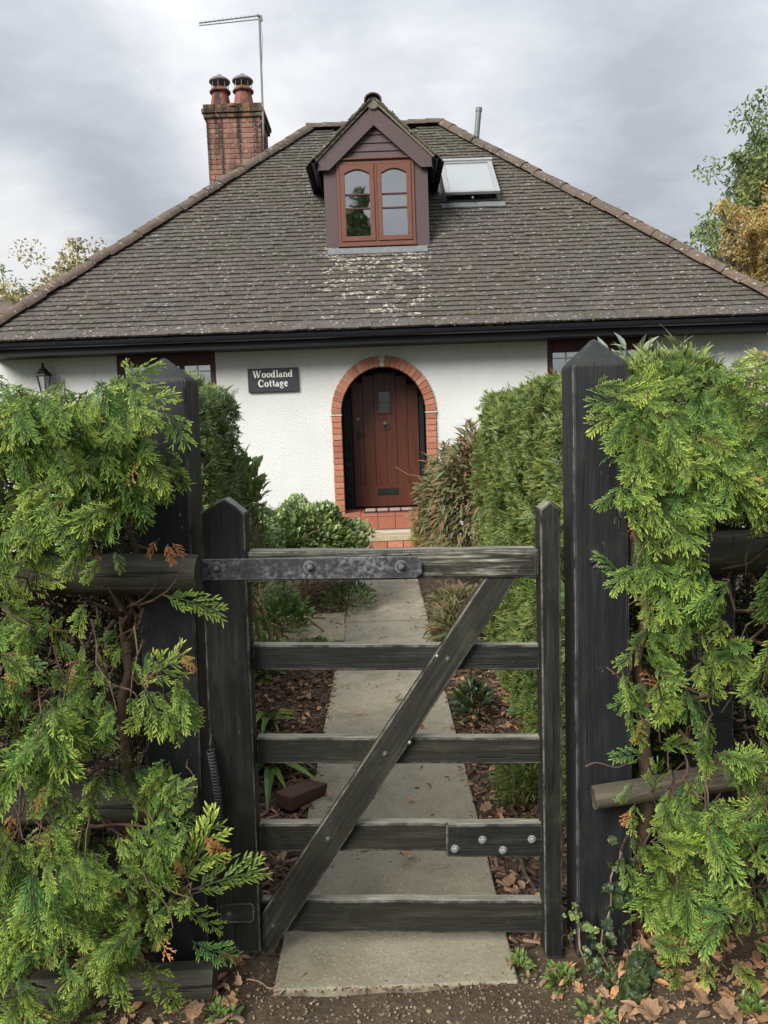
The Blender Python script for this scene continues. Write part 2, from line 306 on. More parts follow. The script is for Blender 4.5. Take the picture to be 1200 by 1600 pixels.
CON = [(0.0, (0.07, 0.055, 0.03)), (0.3, (0.045, 0.07, 0.02)), (0.55, (0.10, 0.18, 0.04)), (0.80, (0.36, 0.46, 0.10)), (1.0, (0.76, 0.82, 0.32))]  # young tip colour, plus painted highlight on tips and shade at bases
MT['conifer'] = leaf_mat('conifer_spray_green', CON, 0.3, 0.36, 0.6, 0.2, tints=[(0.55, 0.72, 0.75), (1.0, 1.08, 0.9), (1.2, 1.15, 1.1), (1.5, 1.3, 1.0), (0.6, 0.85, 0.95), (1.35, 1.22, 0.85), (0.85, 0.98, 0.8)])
MT['conifershade'] = leaf_mat('conifer_inner_shade', [(0, (0.016, 0.012, 0.008)), (0.5, (0.018, 0.022, 0.009)), (1, (0.03, 0.042, 0.015))], 0.4, 0.15)  # dull inner foliage, colour darkened further to carry the hedge's deep shade
MT['coniferbrown'] = leaf_mat('conifer_dead_orange', [(0, (0.14, 0.07, 0.035)), (0.6, (0.38, 0.17, 0.07)), (1, (0.52, 0.27, 0.10))], 0.25, 0.3)
MT['trimleft'] = leaf_mat('trimmed_hedge_blue_green', [(0, (0.05, 0.07, 0.03)), (0.5, (0.10, 0.15, 0.06)), (1, (0.24, 0.31, 0.12))], 0.35)
MT['trimright'] = leaf_mat('trimmed_hedge_green', [(0, (0.06, 0.075, 0.03)), (0.5, (0.12, 0.18, 0.055)), (1, (0.28, 0.35, 0.11))], 0.35, tints=[(0.6, 0.75, 0.8), (0.9, 0.95, 0.8), (1, 1, 1), (1.2, 1.05, 0.75), (1.0, 0.8, 0.6)])
MT['bushleaf'] = leaf_mat('glossy_bush_leaf', [(0, (0.07, 0.11, 0.04)), (0.6, (0.15, 0.22, 0.08)), (1, (0.27, 0.35, 0.14))], 0.35, 0.2, 0.35, 0.5)
MT['rhodo'] = leaf_mat('reddish_drooping_leaf', [(0, (0.085, 0.085, 0.045)), (0.5, (0.105, 0.115, 0.058)), (1, (0.125, 0.105, 0.065))], 0.3, 0.15, 0.5, 0.3,
                       tints=[(1.8, 1.0, 0.95), (0.8, 1.3, 0.95), (1.95, 1.1, 1.0), (1.0, 1.3, 1.0), (1.7, 1.1, 1.0), (0.7, 1.0, 0.7)])
MT['greyleaf'] = leaf_mat('grey_green_leaf', [(0, (0.12, 0.16, 0.10)), (1, (0.26, 0.31, 0.22))], 0.3, 0.2)
MT['goldleaf'] = leaf_mat('yellow_green_leaf', [(0, (0.10, 0.10, 0.02)), (1, (0.30, 0.28, 0.06))], 0.3, 0.3)
MT['strapleaf'] = leaf_mat('bright_strap_leaf', [(0, (0.06, 0.12, 0.025)), (1, (0.15, 0.25, 0.055))], 0.3, 0.3, 0.3, 0.5)
MT['limeleaf'] = leaf_mat('lime_weed_leaf', [(0, (0.08, 0.14, 0.035)), (1, (0.19, 0.28, 0.08))], 0.3, 0.3)
MT['ivy'] = leaf_mat('dark_ivy_leaf', [(0, (0.025, 0.045, 0.018)), (1, (0.055, 0.085, 0.032))], 0.35, 0.15, 0.4, 0.4)
MT['litter'] = leaf_mat('brown_fallen_leaf', [(0, (0.26, 0.18, 0.12)), (1, (0.42, 0.30, 0.20))], 0.4, 0.15, 0.8, 0.2,
                        tints=[(0.6, 0.55, 0.5), (1, 0.9, 0.85), (1.3, 1.15, 1.0), (1.5, 1.1, 0.8), (0.7, 0.6, 0.55)])
MT['mulch'] = leaf_mat('bark_mulch', [(0, (0.08, 0.055, 0.042)), (1, (0.18, 0.13, 0.10))], 0.5, 0.0, 0.85, 0.2,
                       tints=[(0.5, 0.45, 0.45), (1, 0.9, 0.9), (0.7, 0.65, 0.6), (1.7, 1.45, 1.3), (0.45, 0.4, 0.4), (2.0, 1.8, 1.6), (.7, .6, .55), (.4, .36, .36)])
MT['gravel'] = leaf_mat('gravel_stone', [(0, (0.15, 0.12, 0.085)), (1, (0.27, 0.23, 0.17))], 0.4, 0.0, 0.85, 0.2, tints=[(.6, .55, .5), (1, .95, .9), (.8, .75, .65), (1.6, 1.55, 1.4), (.5, .48, .45)])
MT['bark'] = simple('brown_conifer_bark', (0.10, 0.068, 0.048), 0.9, 0.5, 30, 0.2, 0.6)
MT['twig'] = simple('pale_brown_twig', (0.22, 0.15, 0.10), 0.85, 0.4, 25, 0.2, 0.3)
MT['treebark'] = simple('grey_tree_bark', (0.09, 0.075, 0.06), 0.9, 0.4, 8, 0.2, 0.5)
MT['core'] = simple('hedge_interior_shade', (0.02, 0.022, 0.012), 1.0, 0.6, 25, 0.05, 0.5)  # near-black colour stands for the shade inside the clipped hedges
OAK = [(0, (0.11, 0.15, 0.065)), (0.6, (0.20, 0.26, 0.10)), (1, (0.30, 0.36, 0.14))]
MT['oak'] = leaf_mat('oak_leaf', OAK, 0.35, 0.3)
MT['autumn'] = leaf_mat('golden_autumn_leaf', [(0, (0.26, 0.20, 0.09)), (0.6, (0.42, 0.33, 0.15)), (1, (0.56, 0.46, 0.24))], 0.3, 0.35)
MT['olive'] = leaf_mat('thinning_autumn_leaf', [(0, (0.26, 0.23, 0.09)), (1, (0.50, 0.43, 0.19))], 0.35, 0.3)

# ------------------------------------------------------------------ mesh helpers
def tag(o, label=None, cat=None, group=None, kind=None):
    if label: o['label'] = label
    if cat: o['category'] = cat
    if group: o['group'] = group
    if kind: o['kind'] = kind
    return o
def thing(name, loc, label, cat, group=None):
    o = bpy.data.objects.new(name, None); C.objects.link(o); o.location = tuple(float(v) for v in loc); o.empty_display_size = 0.1
    return tag(o, label, cat, group)
def wloc(o):
    return (wloc(o.parent) if o.parent else Matrix.Identity(4)) @ o.matrix_parent_inverse @ o.matrix_basis
def adopt(o, parent):
    if parent is not None:
        o.parent = parent; o.matrix_parent_inverse = wloc(parent).inverted()
class A:
    def __init__(s): s.V = []; s.F = []; s.n = 0; s.mi = []
    def add(s, VF, mi=0):
        V, F = VF; V = [tuple(v) for v in V]; s.V += V; s.F += [tuple(i + s.n for i in f) for f in F]; s.mi += [mi] * len(F); s.n += len(V); return s
    def vf(s): return s.V, s.F
def mk(name, VF, mat, parent=None, smooth=False, frame=None, bevel=0, seg=1, rnd=None, mi=None, kind=None):
    V, F = VF.vf() if isinstance(VF, A) else VF
    if isinstance(VF, A) and mi is None and any(VF.mi): mi = VF.mi
    V = np.array(V, float); c = (V.min(0) + V.max(0)) / 2
    R3 = np.eye(3) if frame is None else np.array(frame, float)   # columns are the local axes
    L = (V - c) @ R3
    me = bpy.data.meshes.new(name); me.from_pydata([tuple(x) for x in L], [], [tuple(int(i) for i in f) for f in F])
    mats = mat if isinstance(mat, (list, tuple)) else [mat]
    for m_ in mats: me.materials.append(MT[m_] if isinstance(m_, str) else m_)
    if mi is not None: me.polygons.foreach_set('material_index', mi)
    bm = bmesh.new(); bm.from_mesh(me); bmesh.ops.recalc_face_normals(bm, faces=bm.faces)
    if bevel:
        es = [e_ for e_ in bm.edges if len(e_.link_faces) == 2 and e_.calc_face_angle(0) > 0.5]
        bmesh.ops.bevel(bm, geom=es, offset=bevel, segments=seg, profile=0.5, affect='EDGES')
    bm.to_mesh(me); bm.free()
    if smooth:
        me.polygons.foreach_set('use_smooth', [True] * len(me.polygons))
    if smooth == 'auto':
        try: me.set_sharp_from_angle(angle=RAD(40))
        except Exception: pass
    a = me.attributes.new('rnd', 'FLOAT', 'POINT'); a.data.foreach_set('value', [random.random() if rnd is None else rnd] * len(me.vertices))
    o = bpy.data.objects.new(name, me); C.objects.link(o)
    mw = Matrix([[R3[0][0], R3[0][1], R3[0][2], c[0]], [R3[1][0], R3[1][1], R3[1][2], c[1]], [R3[2][0], R3[2][1], R3[2][2], c[2]], [0, 0, 0, 1]])
    o.matrix_basis = mw
    adopt(o, parent)
    if kind: o['kind'] = kind
    return o
def box(x0, x1, y0, y1, z0, z1):
    V = [(x0, y0, z0), (x1, y0, z0), (x1, y1, z0), (x0, y1, z0), (x0, y0, z1), (x1, y0, z1), (x1, y1, z1), (x0, y1, z1)]
    return V, [(0, 3, 2, 1), (4, 5, 6, 7), (0, 1, 5, 4), (1, 2, 6, 5), (2, 3, 7, 6), (3, 0, 4, 7)]
def extr(poly, y0, y1):
    """polygon in X-Z extruded along Y"""
    n = len(poly); V = [(x, y0, z) for x, z in poly] + [(x, y1, z) for x, z in poly]
    return V, [tuple(range(n)), tuple(range(2 * n - 1, n - 1, -1))] + [(i, i + n, (i + 1) % n + n, (i + 1) % n) for i in range(n)]
def ringex(outer, inner, y0, y1, closed=True):
    n = len(outer); V = [(x, y0, z) for x, z in outer] + [(x, y0, z) for x, z in inner] + [(x, y1, z) for x, z in outer] + [(x, y1, z) for x, z in inner]
    F = []
    for i in range(n if closed else n - 1):
        j = (i + 1) % n
        F += [(i, j, n + j, n + i), (2 * n + i, 3 * n + i, 3 * n + j, 2 * n + j), (i, 2 * n + i, 2 * n + j, j), (n + i, n + j, 3 * n + j, 3 * n + i)]
    if not closed: F += [(0, n, 3 * n, 2 * n), (n - 1, 3 * n - 1, 4 * n - 1, 2 * n - 1)]
    return V, F
def tube(pts, r, n=6, caps=True):
    pts = [np.array(p, float) for p in pts]; V = []; F = []; m_ = len(pts)
    rr = r if isinstance(r, (list, tuple, np.ndarray)) else [r] * m_
    up = np.array([0.13, 0.31, 0.94])
    for i, p in enumerate(pts):
        d = pts[min(i + 1, m_ - 1)] - pts[max(i - 1, 0)]; d = d / (np.linalg.norm(d) + 1e-9)
        a = np.cross(d, up)
        if np.linalg.norm(a) < 0.1: a = np.cross(d, [1, 0, 0])
        a /= np.linalg.norm(a); b = np.cross(d, a); 
        for k in range(n): t = 2 * PI * k / n; V.append(tuple(p + rr[i] * (math.cos(t) * a + math.sin(t) * b)))
    for i in range(m_ - 1):
        for k in range(n): F.append((i * n + k, i * n + (k + 1) % n, (i + 1) * n + (k + 1) % n, (i + 1) * n + k))
    if caps: F += [tuple(range(n))[::-1], tuple((m_ - 1) * n + k for k in range(n))]
    return V, F
def lathe(prof, c, n=16, axis='z'):
    V = []; F = []
    for r, h in prof:
        for k in range(n):
            t = 2 * PI * k / n; a, b = r * math.cos(t), r * math.sin(t)
            V.append((c[0] + a, c[1] + b, c[2] + h) if axis == 'z' else (c[0] + a, c[1] - h, c[2] + b))
    m_ = len(prof)
    for i in range(m_ - 1):
        for k in range(n): F.append((i * n + k, i * n + (k + 1) % n, (i + 1) * n + (k + 1) % n, (i + 1) * n + k))
    F += [tuple(range(n))[::-1], tuple((m_ - 1) * n + k for k in range(n))]
    return V, F
def frame_of(a, b, back=(0, 1, 0)):
    x = np.array(b, float) - np.array(a, float); L = np.linalg.norm(x); x = x / L
    y = np.array(back, float); y = y - x * np.dot(x, y); y /= np.linalg.norm(y); z = np.cross(x, y)
    return np.stack([x, y, z], 1), L
def plank(name, a, b, h, depth, mat, parent=None, bevel=0.004, seg=1, jit=0.0012, h2=None, topmat=None, nseg=8):
    """front-face centre line a->b; h across, depth backwards"""
    R3, L = frame_of(a, b); a = np.array(a, float); h2 = h2 or h; V = []; F = []; n = nseg + 1
    for i in range(n):
        t = i / nseg; hh = (h + (h2 - h) * t) / 2; j = rg.normal(0, jit, 3)
        for y, z in ((0, -hh), (0, hh), (depth, hh), (depth, -hh)):
            V.append(tuple(a + R3[:, 0] * L * t + R3[:, 1] * (y + j[0] * (y == 0)) + R3[:, 2] * (z + j[1])))
    mi = []
    for i in range(nseg):
        for k in range(4): F.append((i * 4 + k, i * 4 + (k + 1) % 4, i * 4 + 4 + (k + 1) % 4, i * 4 + 4 + k)); mi.append(1 if (k == 1 and topmat) else 0)
    F += [(0, 1, 2, 3), tuple(nseg * 4 + k for k in (3, 2, 1, 0))]; mi += [0, 0]
    return mk(name, (V, F), [mat, topmat] if topmat else mat, parent, frame=R3, bevel=bevel, seg=seg, mi=mi if topmat else None)
def dome(c, r, h, n=12):
    return lathe([(r * 1.25, 0), (r * 1.25, h * .12), (r, h * .2), (r * .85, h * .6), (r * .5, h * .92), (0.001, h)], c, n, 'y')

# -- big numpy meshes (triangles) made of transformed templates
def big(name, V, T, mat, parent=None, t=None, rnd=None, kind=None, smooth=False):
    V = np.asarray(V, np.float32); T = np.asarray(T, np.int32)
    c = ((V.min(0) + V.max(0)) / 2)
    me = bpy.data.meshes.new(name); nv, nf = len(V), len(T)
    me.vertices.add(nv); me.vertices.foreach_set('co', (V - c).ravel())
    me.loops.add(nf * 3); me.loops.foreach_set('vertex_index', T.ravel())
    me.polygons.add(nf); me.polygons.foreach_set('loop_start', np.arange(0, nf * 3, 3, dtype=np.int32))
    me.polygons.foreach_set('use_smooth', np.full(nf, bool(smooth)))
    me.materials.append(MT[mat] if isinstance(mat, str) else mat)
    for k, a in (('t', t), ('rnd', rnd)):
        at = me.attributes.new(k, 'FLOAT', 'POINT'); at.data.foreach_set('value', (np.zeros(nv) if a is None else a).astype(np.float32))
    me.update(calc_edges=True)
    o = bpy.data.objects.new(name, me); C.objects.link(o); o.location = tuple(float(v) for v in c); adopt(o, parent)
    if kind: o['kind'] = kind
    return o
def rot_frames(a, nrm):
    a = a / np.linalg.norm(a, axis=1, keepdims=True); n_ = nrm - a * (a * nrm).sum(1, keepdims=True)
    n_ = n_ / (np.linalg.norm(n_, axis=1, keepdims=True) + 1e-9); b = np.cross(n_, a)
    return np.stack([a, b, n_], 2)         # (N,3,3) columns
def scatter(name, tmpl, pos, a, nrm, size, mat, parent=None, kind=None, rnd=None, smooth=False):
    """tmpl: list of (V,T,t)"""
    N = len(pos); R3 = rot_frames(np.asarray(a, float), np.asarray(nrm, float)); size = np.broadcast_to(np.asarray(size, float), (N,))
    which = rg.integers(0, len(tmpl), N); rn = rg.random(N) if rnd is None else rnd; VV = []; TT = []; tt = []; rr = []; off = 0
    for k, (V, T, t) in enumerate(tmpl):
        ix = np.where(which == k)[0]
        if not len(ix): continue
        W = np.einsum('nij,vj->nvi', R3[ix], V) * size[ix, None, None] + np.asarray(pos)[ix][:, None, :]
        m_ = len(V); VV.append(W.reshape(-1, 3)); TT.append((T[None] + (np.arange(len(ix)) * m_)[:, None, None] + off).reshape(-1, 3))
        tt.append(np.tile(t, len(ix))); rr.append(np.repeat(rn[ix], m_)); off += m_ * len(ix)
    return big(name, np.concatenate(VV), np.concatenate(TT), mat, parent, np.concatenate(tt), np.concatenate(rr), kind, smooth)

# ---- templates
def spray(seed, nb=12, droop=0.35, fine=1.0):
    """flat drooping conifer frond: stem, alternating side shoots, each a comb of scaly fingers"""
    r = np.random.default_rng(seed); V = []; T = []; t = []
    def finger(p, d, nn, L, w0, w1, t0, t1, sag=0.0):
        d = d / np.linalg.norm(d); s_ = np.cross(nn, d); k = len(V); dz = np.array([0, 0, -sag * L])
        V.extend([p + s_ * w0 / 2, p - s_ * w0 / 2, p + d * L * .55 + s_ * w1 / 2 + dz * .3 + nn * w1 * .12, p + d * L * .55 - s_ * w1 / 2 + dz * .3 - nn * w1 * .12, p + d * L + dz])
        t.extend([t0, t0, (t0 + t1) / 2, (t0 + t1) / 2, t1]); T.extend([(k, k + 1, k + 3), (k, k + 3, k + 2), (k + 2, k + 3, k + 4)])
    up = np.array([0, 0, 1.0]); bend = r.uniform(-0.22, 0.22)
    def main(s): return np.array([s, bend * s * s, -droop * s * s])
    for i in range(5): finger(main(i / 5), main((i + 1) / 5) - main(i / 5), up, 0.26, 0.03, 0.026, 0.05 + i * .1, 0.15 + i * .12)
    for i in range(nb):
        s = 0.06 + 0.9 * (i + r.uniform(-.25, .25)) / nb; side = 1 if i % 2 else -1; p = main(s)
        l = 0.50 * math.sin(PI * (0.22 + 0.72 * s)) ** 0.8 * (1 - 0.2 * s) * r.uniform(.7, 1.2)
        ang = RAD(r.uniform(28, 48)) * side; lift = r.uniform(-.3, .2)
        d = np.array([math.cos(ang), math.sin(ang), lift - 2 * droop * s * .7]); d /= np.linalg.norm(d)
        def sub(q): return p + d * l * q + np.array([0.10 * l * q * q, -side * .05 * l * q * q, -droop * l * q * q])
        bn = up + np.array([r.uniform(-.3, .3), r.uniform(-.5, .5), 0]); bn = bn - d * np.dot(d, bn); bn /= np.linalg.norm(bn)
        for j in range(3): finger(sub(j / 3), sub((j + 1) / 3) - sub(j / 3), bn, l * .36, 0.026, 0.026, .15 + j * .15, .35 + j * .2)
        nl = max(2, int(l / (0.042 / fine))); lat = np.cross(bn, d)
        for j in range(nl):
            if r.random() < .1: continue
            q = 0.08 + 0.86 * j / nl; sd_ = 1 if (j + i) % 2 else -1; pp = sub(q); ca = RAD(r.uniform(20, 36)) * sd_
            dd = d * math.cos(ca) + lat * math.sin(ca) + bn * r.uniform(-.12, .12) + np.array([0, 0, -droop * .7 * q])
            finger(pp, dd, bn, (0.16 - 0.06 * q) * r.uniform(.5, 1.3), 0.026, 0.030, 0.28 + 0.3 * q, 0.6 + 0.4 * max(q, s), droop * .5)
    finger(main(.93), main(1) - main(.9), up, 0.16, 0.035, 0.036, 0.6, 1.0, droop)
    return np.array(V), np.array(T), np.array(t)
SP = [spray(i, [9, 13, 11, 8, 12][i % 5], 0.15 + 0.15 * (i % 4)) for i in range(10)]
SPS = [spray(40 + i, 6, 0.2 + 0.1 * (i % 3), 0.5) for i in range(8)]
def tiny(seed):
    r = np.random.default_rng(seed); V = []; T = []; t = []
    for i in range(7):
        a = RAD(r.uniform(-60, 60)); d = np.array([math.cos(a), math.sin(a), r.uniform(-.3, .4)]); L = r.uniform(.55, 1); w_ = .14
        s_ = np.array([-math.sin(a), math.cos(a), r.uniform(-.4, .4)]); k = len(V); o_ = np.array([r.uniform(-.1, .3), r.uniform(-.2, .2), r.uniform(-.15, .15)])
        V += [o_, o_ + d * L * .5 + s_ * w_ / 2, o_ + d * L, o_ + d * L * .5 - s_ * w_ / 2]; t += [0.1, .5, 1, .5]; T += [(k, k + 1, k + 2), (k, k + 2, k + 3)]
    return np.array(V), np.array(T), np.array(t)
TINY = [tiny(i) for i in range(8)]
def leaf(seed, W=0.4, fold=0.12, curve=0.25, n=4, serr=0.0):
    r = np.random.default_rng(seed); V = []; T = []; t = []
    for i in range(n + 1):
        s = i / n; h = W / 2 * math.sin(PI * min(1, (s * .93 + .07)) ** 0.85) if i < n else 0.0
        z = -curve * s * s; j = r.uniform(-.02, .02)
        V += [(s, 0, z), (s, h, z + fold * h * 2 + j), (s, -h, z + fold * h * 2 - j)]; t += [s * .7, s * .7 + .3, s * .7 + .3]
    for i in range(n):
        a = i * 3; b = a + 3; T += [(a, b, b + 1), (a, b + 1, a + 1), (a, b + 2, b), (a, a + 2, b + 2)]
    return np.array(V), np.array(T), np.array(t)
LEAF = [leaf(i, 0.45, 0.15, 0.15 + .1 * (i % 3), 3) for i in range(5)]
ROUND = [leaf(50 + i, 0.66, 0.12, 0.12 + .1 * (i % 3), 3) for i in range(5)]
LONG = [leaf(20 + i, 0.26, 0.2, 0.3 + .15 * (i % 3), 4) for i in range(5)]
STRAP = [leaf(30 + i, 0.13, 0.3, 0.5 + .2 * (i % 3), 7) for i in range(5)]
def maple(seed):
    r = np.random.default_rng(seed); V = [(0, 0, 0.0)]; t = [0.2]; n = 20; cx, cy = r.uniform(-.5, .5, 2); cu = r.uniform(.25, .9)
    def z(x, y): return cu * ((x * (1 + cx)) ** 2 - (y * cy) ** 2 * 1.5) + .05 * math.sin(9 * x + seed) + .05 * math.sin(11 * y + 2 * seed)
    for k in (0.5, 1.0):
        for i in range(n):
            a = 2 * PI * i / n; lobe = [.95, .68, .82, .62, .85, .6, .72, .55, .6, .45, .4][min(i, n - i)]
            q = (lobe if k == 1 else .75) * r.uniform(.85, 1.12) * 0.58 * k; x, y_ = q * math.cos(a), q * math.sin(a) * .85; V.append((x, y_, z(x, y_) + r.uniform(-.03, .03))); t.append(0.35 * k + .5 * r.random())
    T = [(0, 1 + i, 1 + (i + 1) % n) for i in range(n)]
    for i in range(n): j = (i + 1) % n; T += [(1 + i, 1 + n + i, 1 + n + j), (1 + i, 1 + n + j, 1 + j)]
    return np.array(V), np.array(T), np.array(t)
MAPLE = [maple(i) for i in range(6)]
def chip(seed):
    r = np.random.default_rng(seed); w_, h = r.uniform(.12, .35), r.uniform(.05, .15); V = []
    for x in (-.5, .5):
        for y, z in ((-w_, 0), (w_, 0), (w_ * .7, h), (-w_ * .7, h)): V.append((x * r.uniform(.7, 1.1), y / 2 * r.uniform(.5, 1.2), z + r.uniform(-.02, .02)))
    T = [(0, 1, 5), (0, 5, 4), (1, 2, 6), (1, 6, 5), (2, 3, 7), (2, 7, 6), (3, 0, 4), (3, 4, 7), (0, 3, 2), (0, 2, 1), (4, 5, 6), (4, 6, 7)]
    return np.array(V), np.array(T), np.full(8, r.random())
CHIP = [chip(i) for i in range(8)]
def pebble(seed):
    r = np.random.default_rng(seed); bm = bmesh.new(); bmesh.ops.create_icosphere(bm, subdivisions=1, radius=.5)
    V = np.array([v.co[:] for v in bm.verts]) * r.uniform(.6, 1.1, (1, 3)) * [1, 1, .6] + r.uniform(-.05, .05, (len(bm.verts), 3))
    T = np.array([[v.index for v in f.verts] for f in bm.faces]); bm.free(); return V, T, np.full(len(V), r.random())
PEB = [pebble(i) for i in range(6)]
def unit(n, zmin=-1):
    v = rg.normal(size=(n, 3)); v /= np.linalg.norm(v, axis=1, keepdims=True); v[:, 2] = np.where(v[:, 2] < zmin, -v[:, 2], v[:, 2]); return v

# ================================================================== GROUND
def hgt(X, Y):
    return 0.012 * np.sin(3.1 * X + 1.3 * Y) * np.sin(2.3 * Y - X) + 0.008 * np.sin(11 * X + 2) * np.sin(9 * Y) + 0.005 * np.sin(23 * X + 17 * Y)
gx = np.arange(-3.6, 3.61, 0.06); gy = np.arange(1.0, 10.95, 0.06); XX, YY = np.meshgrid(gx, gy)
ZZ = hgt(XX, YY) - 0.004 + rg.normal(0, .0022, XX.shape) + 0.03 * np.clip((np.abs(XX) - 0.4) * 1.5, 0, 1) * (YY > 2.3) + .018 * np.clip((2.12 - YY) * 12, 0, 1)
onp = (np.abs(XX + 0.012) < 0.40) & (YY > 2.10); ZZ = np.where(onp, np.minimum(ZZ, -0.008), ZZ)
ny, nx = XX.shape; idx = np.arange(ny * nx).reshape(ny, nx)
Tq = np.concatenate([np.stack([idx[:-1, :-1], idx[:-1, 1:], idx[1:, 1:]], -1).reshape(-1, 3), np.stack([idx[:-1, :-1], idx[1:, 1:], idx[1:, :-1]], -1).reshape(-1, 3)])
tag(big('garden_soil', np.stack([XX, YY, ZZ], -1).reshape(-1, 3), Tq, 'soil', smooth=True), kind='structure')
tag(mk('ground', ([(-400, -400, -0.06), (400, -400, -0.06), (400, 600, -0.06), (-400, 600, -0.06)], [(0, 1, 2, 3)]), 'verge'), kind='structure')
def gz(p): return hgt(p[..., 0], p[..., 1]) + 0.03 * np.clip((np.abs(p[..., 0]) - 0.4) * 1.5, 0, 1) * (p[..., 1] > 2.3)
# path of slabs
path = bpy.data.objects.new('path', None); C.objects.link(path); path.location = (0, 2, 0); tag(path, kind='structure')
y = 2.04; PXL, PXR = -0.362, 0.338; i = 0
while y < 10.35:
    L = [0.62, 0.93, 0.90, 0.93, 0.9, 0.92, 0.9, 0.92, 0.9, 0.9][min(i, 9)]; y1 = min(y + L, 10.4); dz = rg.normal(0, .003); a_, b_ = rg.normal(0, .004, 2)
    V, F = box(PXL + a_, PXR + b_, y, y1 - 0.008, -0.05, 0.018 + dz)
    mk('slab', (V, F), 'slab', path, bevel=0.006, seg=2); y = y1; i += 1
# stone edging left of the path
st = thing('flat_stones', G(470, 980), 'row of pale flat stones crossing the bed left of the path', 'stones')
for poly in ([(405, 975), (470, 962), (500, 985), (470, 1003), (398, 1003)], [(474, 962), (540, 955), (538, 1000), (490, 1003), (504, 984)], [(398, 958), (455, 952), (462, 960), (402, 972)]):
    pts = [G(a, b, 0.035) for a, b in poly]; pts = [p + (q_ - p) * f_ + np.array([rg.normal(0, .016), rg.normal(0, .03), 0]) for p, q_ in zip(pts, pts[1:] + pts[:1]) for f_ in (0, .33, .66)]; n = len(pts)
    V = [tuple(p) for p in pts] + [(p[0], p[1], -0.02) for p in pts]
    mk('stone', (V, [tuple(range(n)), tuple(range(2 * n - 1, n - 1, -1))] + [(i, i + n, (i + 1) % n + n, (i + 1) % n) for i in range(n)]), 'stone', st, bevel=0.012, seg=2)
# mulch, litter and gravel
def bed_pts(n, x0, x1, y0, y1): return np.stack([rg.uniform(x0, x1, n), rg.uniform(y0, y1, n), np.zeros(n)], 1)
mp_ = np.concatenate([bed_pts(7000, -1.25, -0.365, 2.25, 6.6), bed_pts(5600, 0.345, 1.0, 2.2, 7.5), bed_pts(900, -0.8, -0.4, 6.6, 9.5)])
mp_[:, 2] = gz(mp_) + rg.uniform(0, .02, len(mp_)); nn = unit(len(mp_), 0) * [.5, .5, 1] + [0, 0, .6]
tag(scatter('bark_mulch', CHIP, mp_, unit(len(mp_)) * [1, 1, .25], nn, rg.uniform(.018, .06, len(mp_)), 'mulch', kind='stuff'), 'dark bark mulch covering the beds beside the path', 'mulch')
lp = np.concatenate([bed_pts(330, -1.0, -0.38, 2.3, 4.8), bed_pts(330, 0.35, .9, 2.2, 5.2), bed_pts(45, -.38, .36, 2.2, 8), bed_pts(520, 0.60, 1.5, 1.72, 2.3), bed_pts(220, -1.3, -0.47, 1.72, 2.3), bed_pts(30, .4, .8, 1.8, 2.1)])
lp[:, 2] = np.where(np.abs(lp[:, 0] + .01) < .35, .02, gz(lp)) + rg.uniform(.008, .035, len(lp))
tag(scatter('leaf_litter', MAPLE + LEAF, lp, unit(len(lp)) * [1, 1, .2], unit(len(lp), 0) * [.5, .5, 1] + [0, 0, .7], rg.uniform(.025, .06, len(lp)), 'litter', kind='stuff'), 'brown fallen leaves strewn over the beds and under the hedges', 'leaves')
pp = np.concatenate([bed_pts(4200, -1.2, 1.2, 1.5, 2.07), bed_pts(500, 0.34, .8, 2.0, 2.8), bed_pts(500, -.8, -.37, 2.0, 2.7), bed_pts(110, PXL, PXR, 2.03, 2.8)])
pp[:, 2] = gz(pp) + .0 + .017 * (pp[:, 1] < 2.08); pp[-110:, 2] = .019
tag(scatter('gravel', PEB, pp, unit(len(pp)) * [1, 1, .2], np.tile([0, 0, 1.0], (len(pp), 1)), rg.uniform(.003, .009, len(pp)) * rg.choice([1, 1, 1, 1.9], len(pp)), 'gravel', kind='stuff'), 'small pale stones scattered on the damp soil at the gate', 'gravel')
# moulding chips on the slabs
dp = np.concatenate([bed_pts(260, PXL, PXR, 2.05, 9.5), bed_pts(420, 0, 1, 2.05, 8), bed_pts(260, PXL, PXR, 2.02, 2.09)]); ed_ = np.abs(rg.normal(0, .018, 420)); dp[260:680, 0] = np.where(rg.random(420) < .5, PXL - .005 + ed_, PXR + .005 - ed_); dp[:, 2] = 0.021
tag(scatter('path_debris', CHIP, dp, unit(len(dp)) * [1, 1, .05], np.tile([0, 0, 1.0], (len(dp), 1)), rg.uniform(.008, .024, len(dp)), 'mulch', kind='stuff'), 'tiny bits of twig and bark lying on the concrete path', 'debris')

# ================================================================== COTTAGE
WY = 10.95; CX = 0.042
EY, EZ, RY, RZ = 10.40, 2.955, 14.72, 7.12; HX0, HX1 = -5.42, 5.62; RX0, RX1 = -1.10, 1.30
SL = (RZ - EZ) / (RY - EY); TH = math.atan(SL); cs, sn = math.cos(TH), math.sin(TH); SLEN = math.hypot(RY - EY, RZ - EZ)
house = thing('cottage', (CX, 14, 0), 'white rendered cottage with mossy hipped roof, dormer and arched front door', 'house')
wall = A()
AR = 0.667; ACX = 0.045; AZ = 1.86; ATOP = 2.58     # wall opening radius, centre, spring
def q4(x0, x1, z0, z1, yy=WY): wall.add(([(x0, yy, z0), (x1, yy, z0), (x1, yy, z1), (x0, yy, z1)], [(0, 1, 2, 3)]))
WT = 2.78
LW0, LW1, RW0, RW1, WB = -3.68, -2.29, 2.37, 3.80, 1.35
q4(-5.36, LW0, 0, WT); q4(LW0, LW1, 0, WB); q4(LW1, ACX - AR, 0, WT); q4(ACX + AR, RW0, 0, WT); q4(RW0, RW1, 0, WB); q4(RW1, 5.52, 0, WT)
na = 28
def arc(rx, rz, n=na): return [(ACX + rx * math.cos(PI - PI * i / n), AZ + rz * math.sin(PI * i / n)) for i in range(n + 1)]
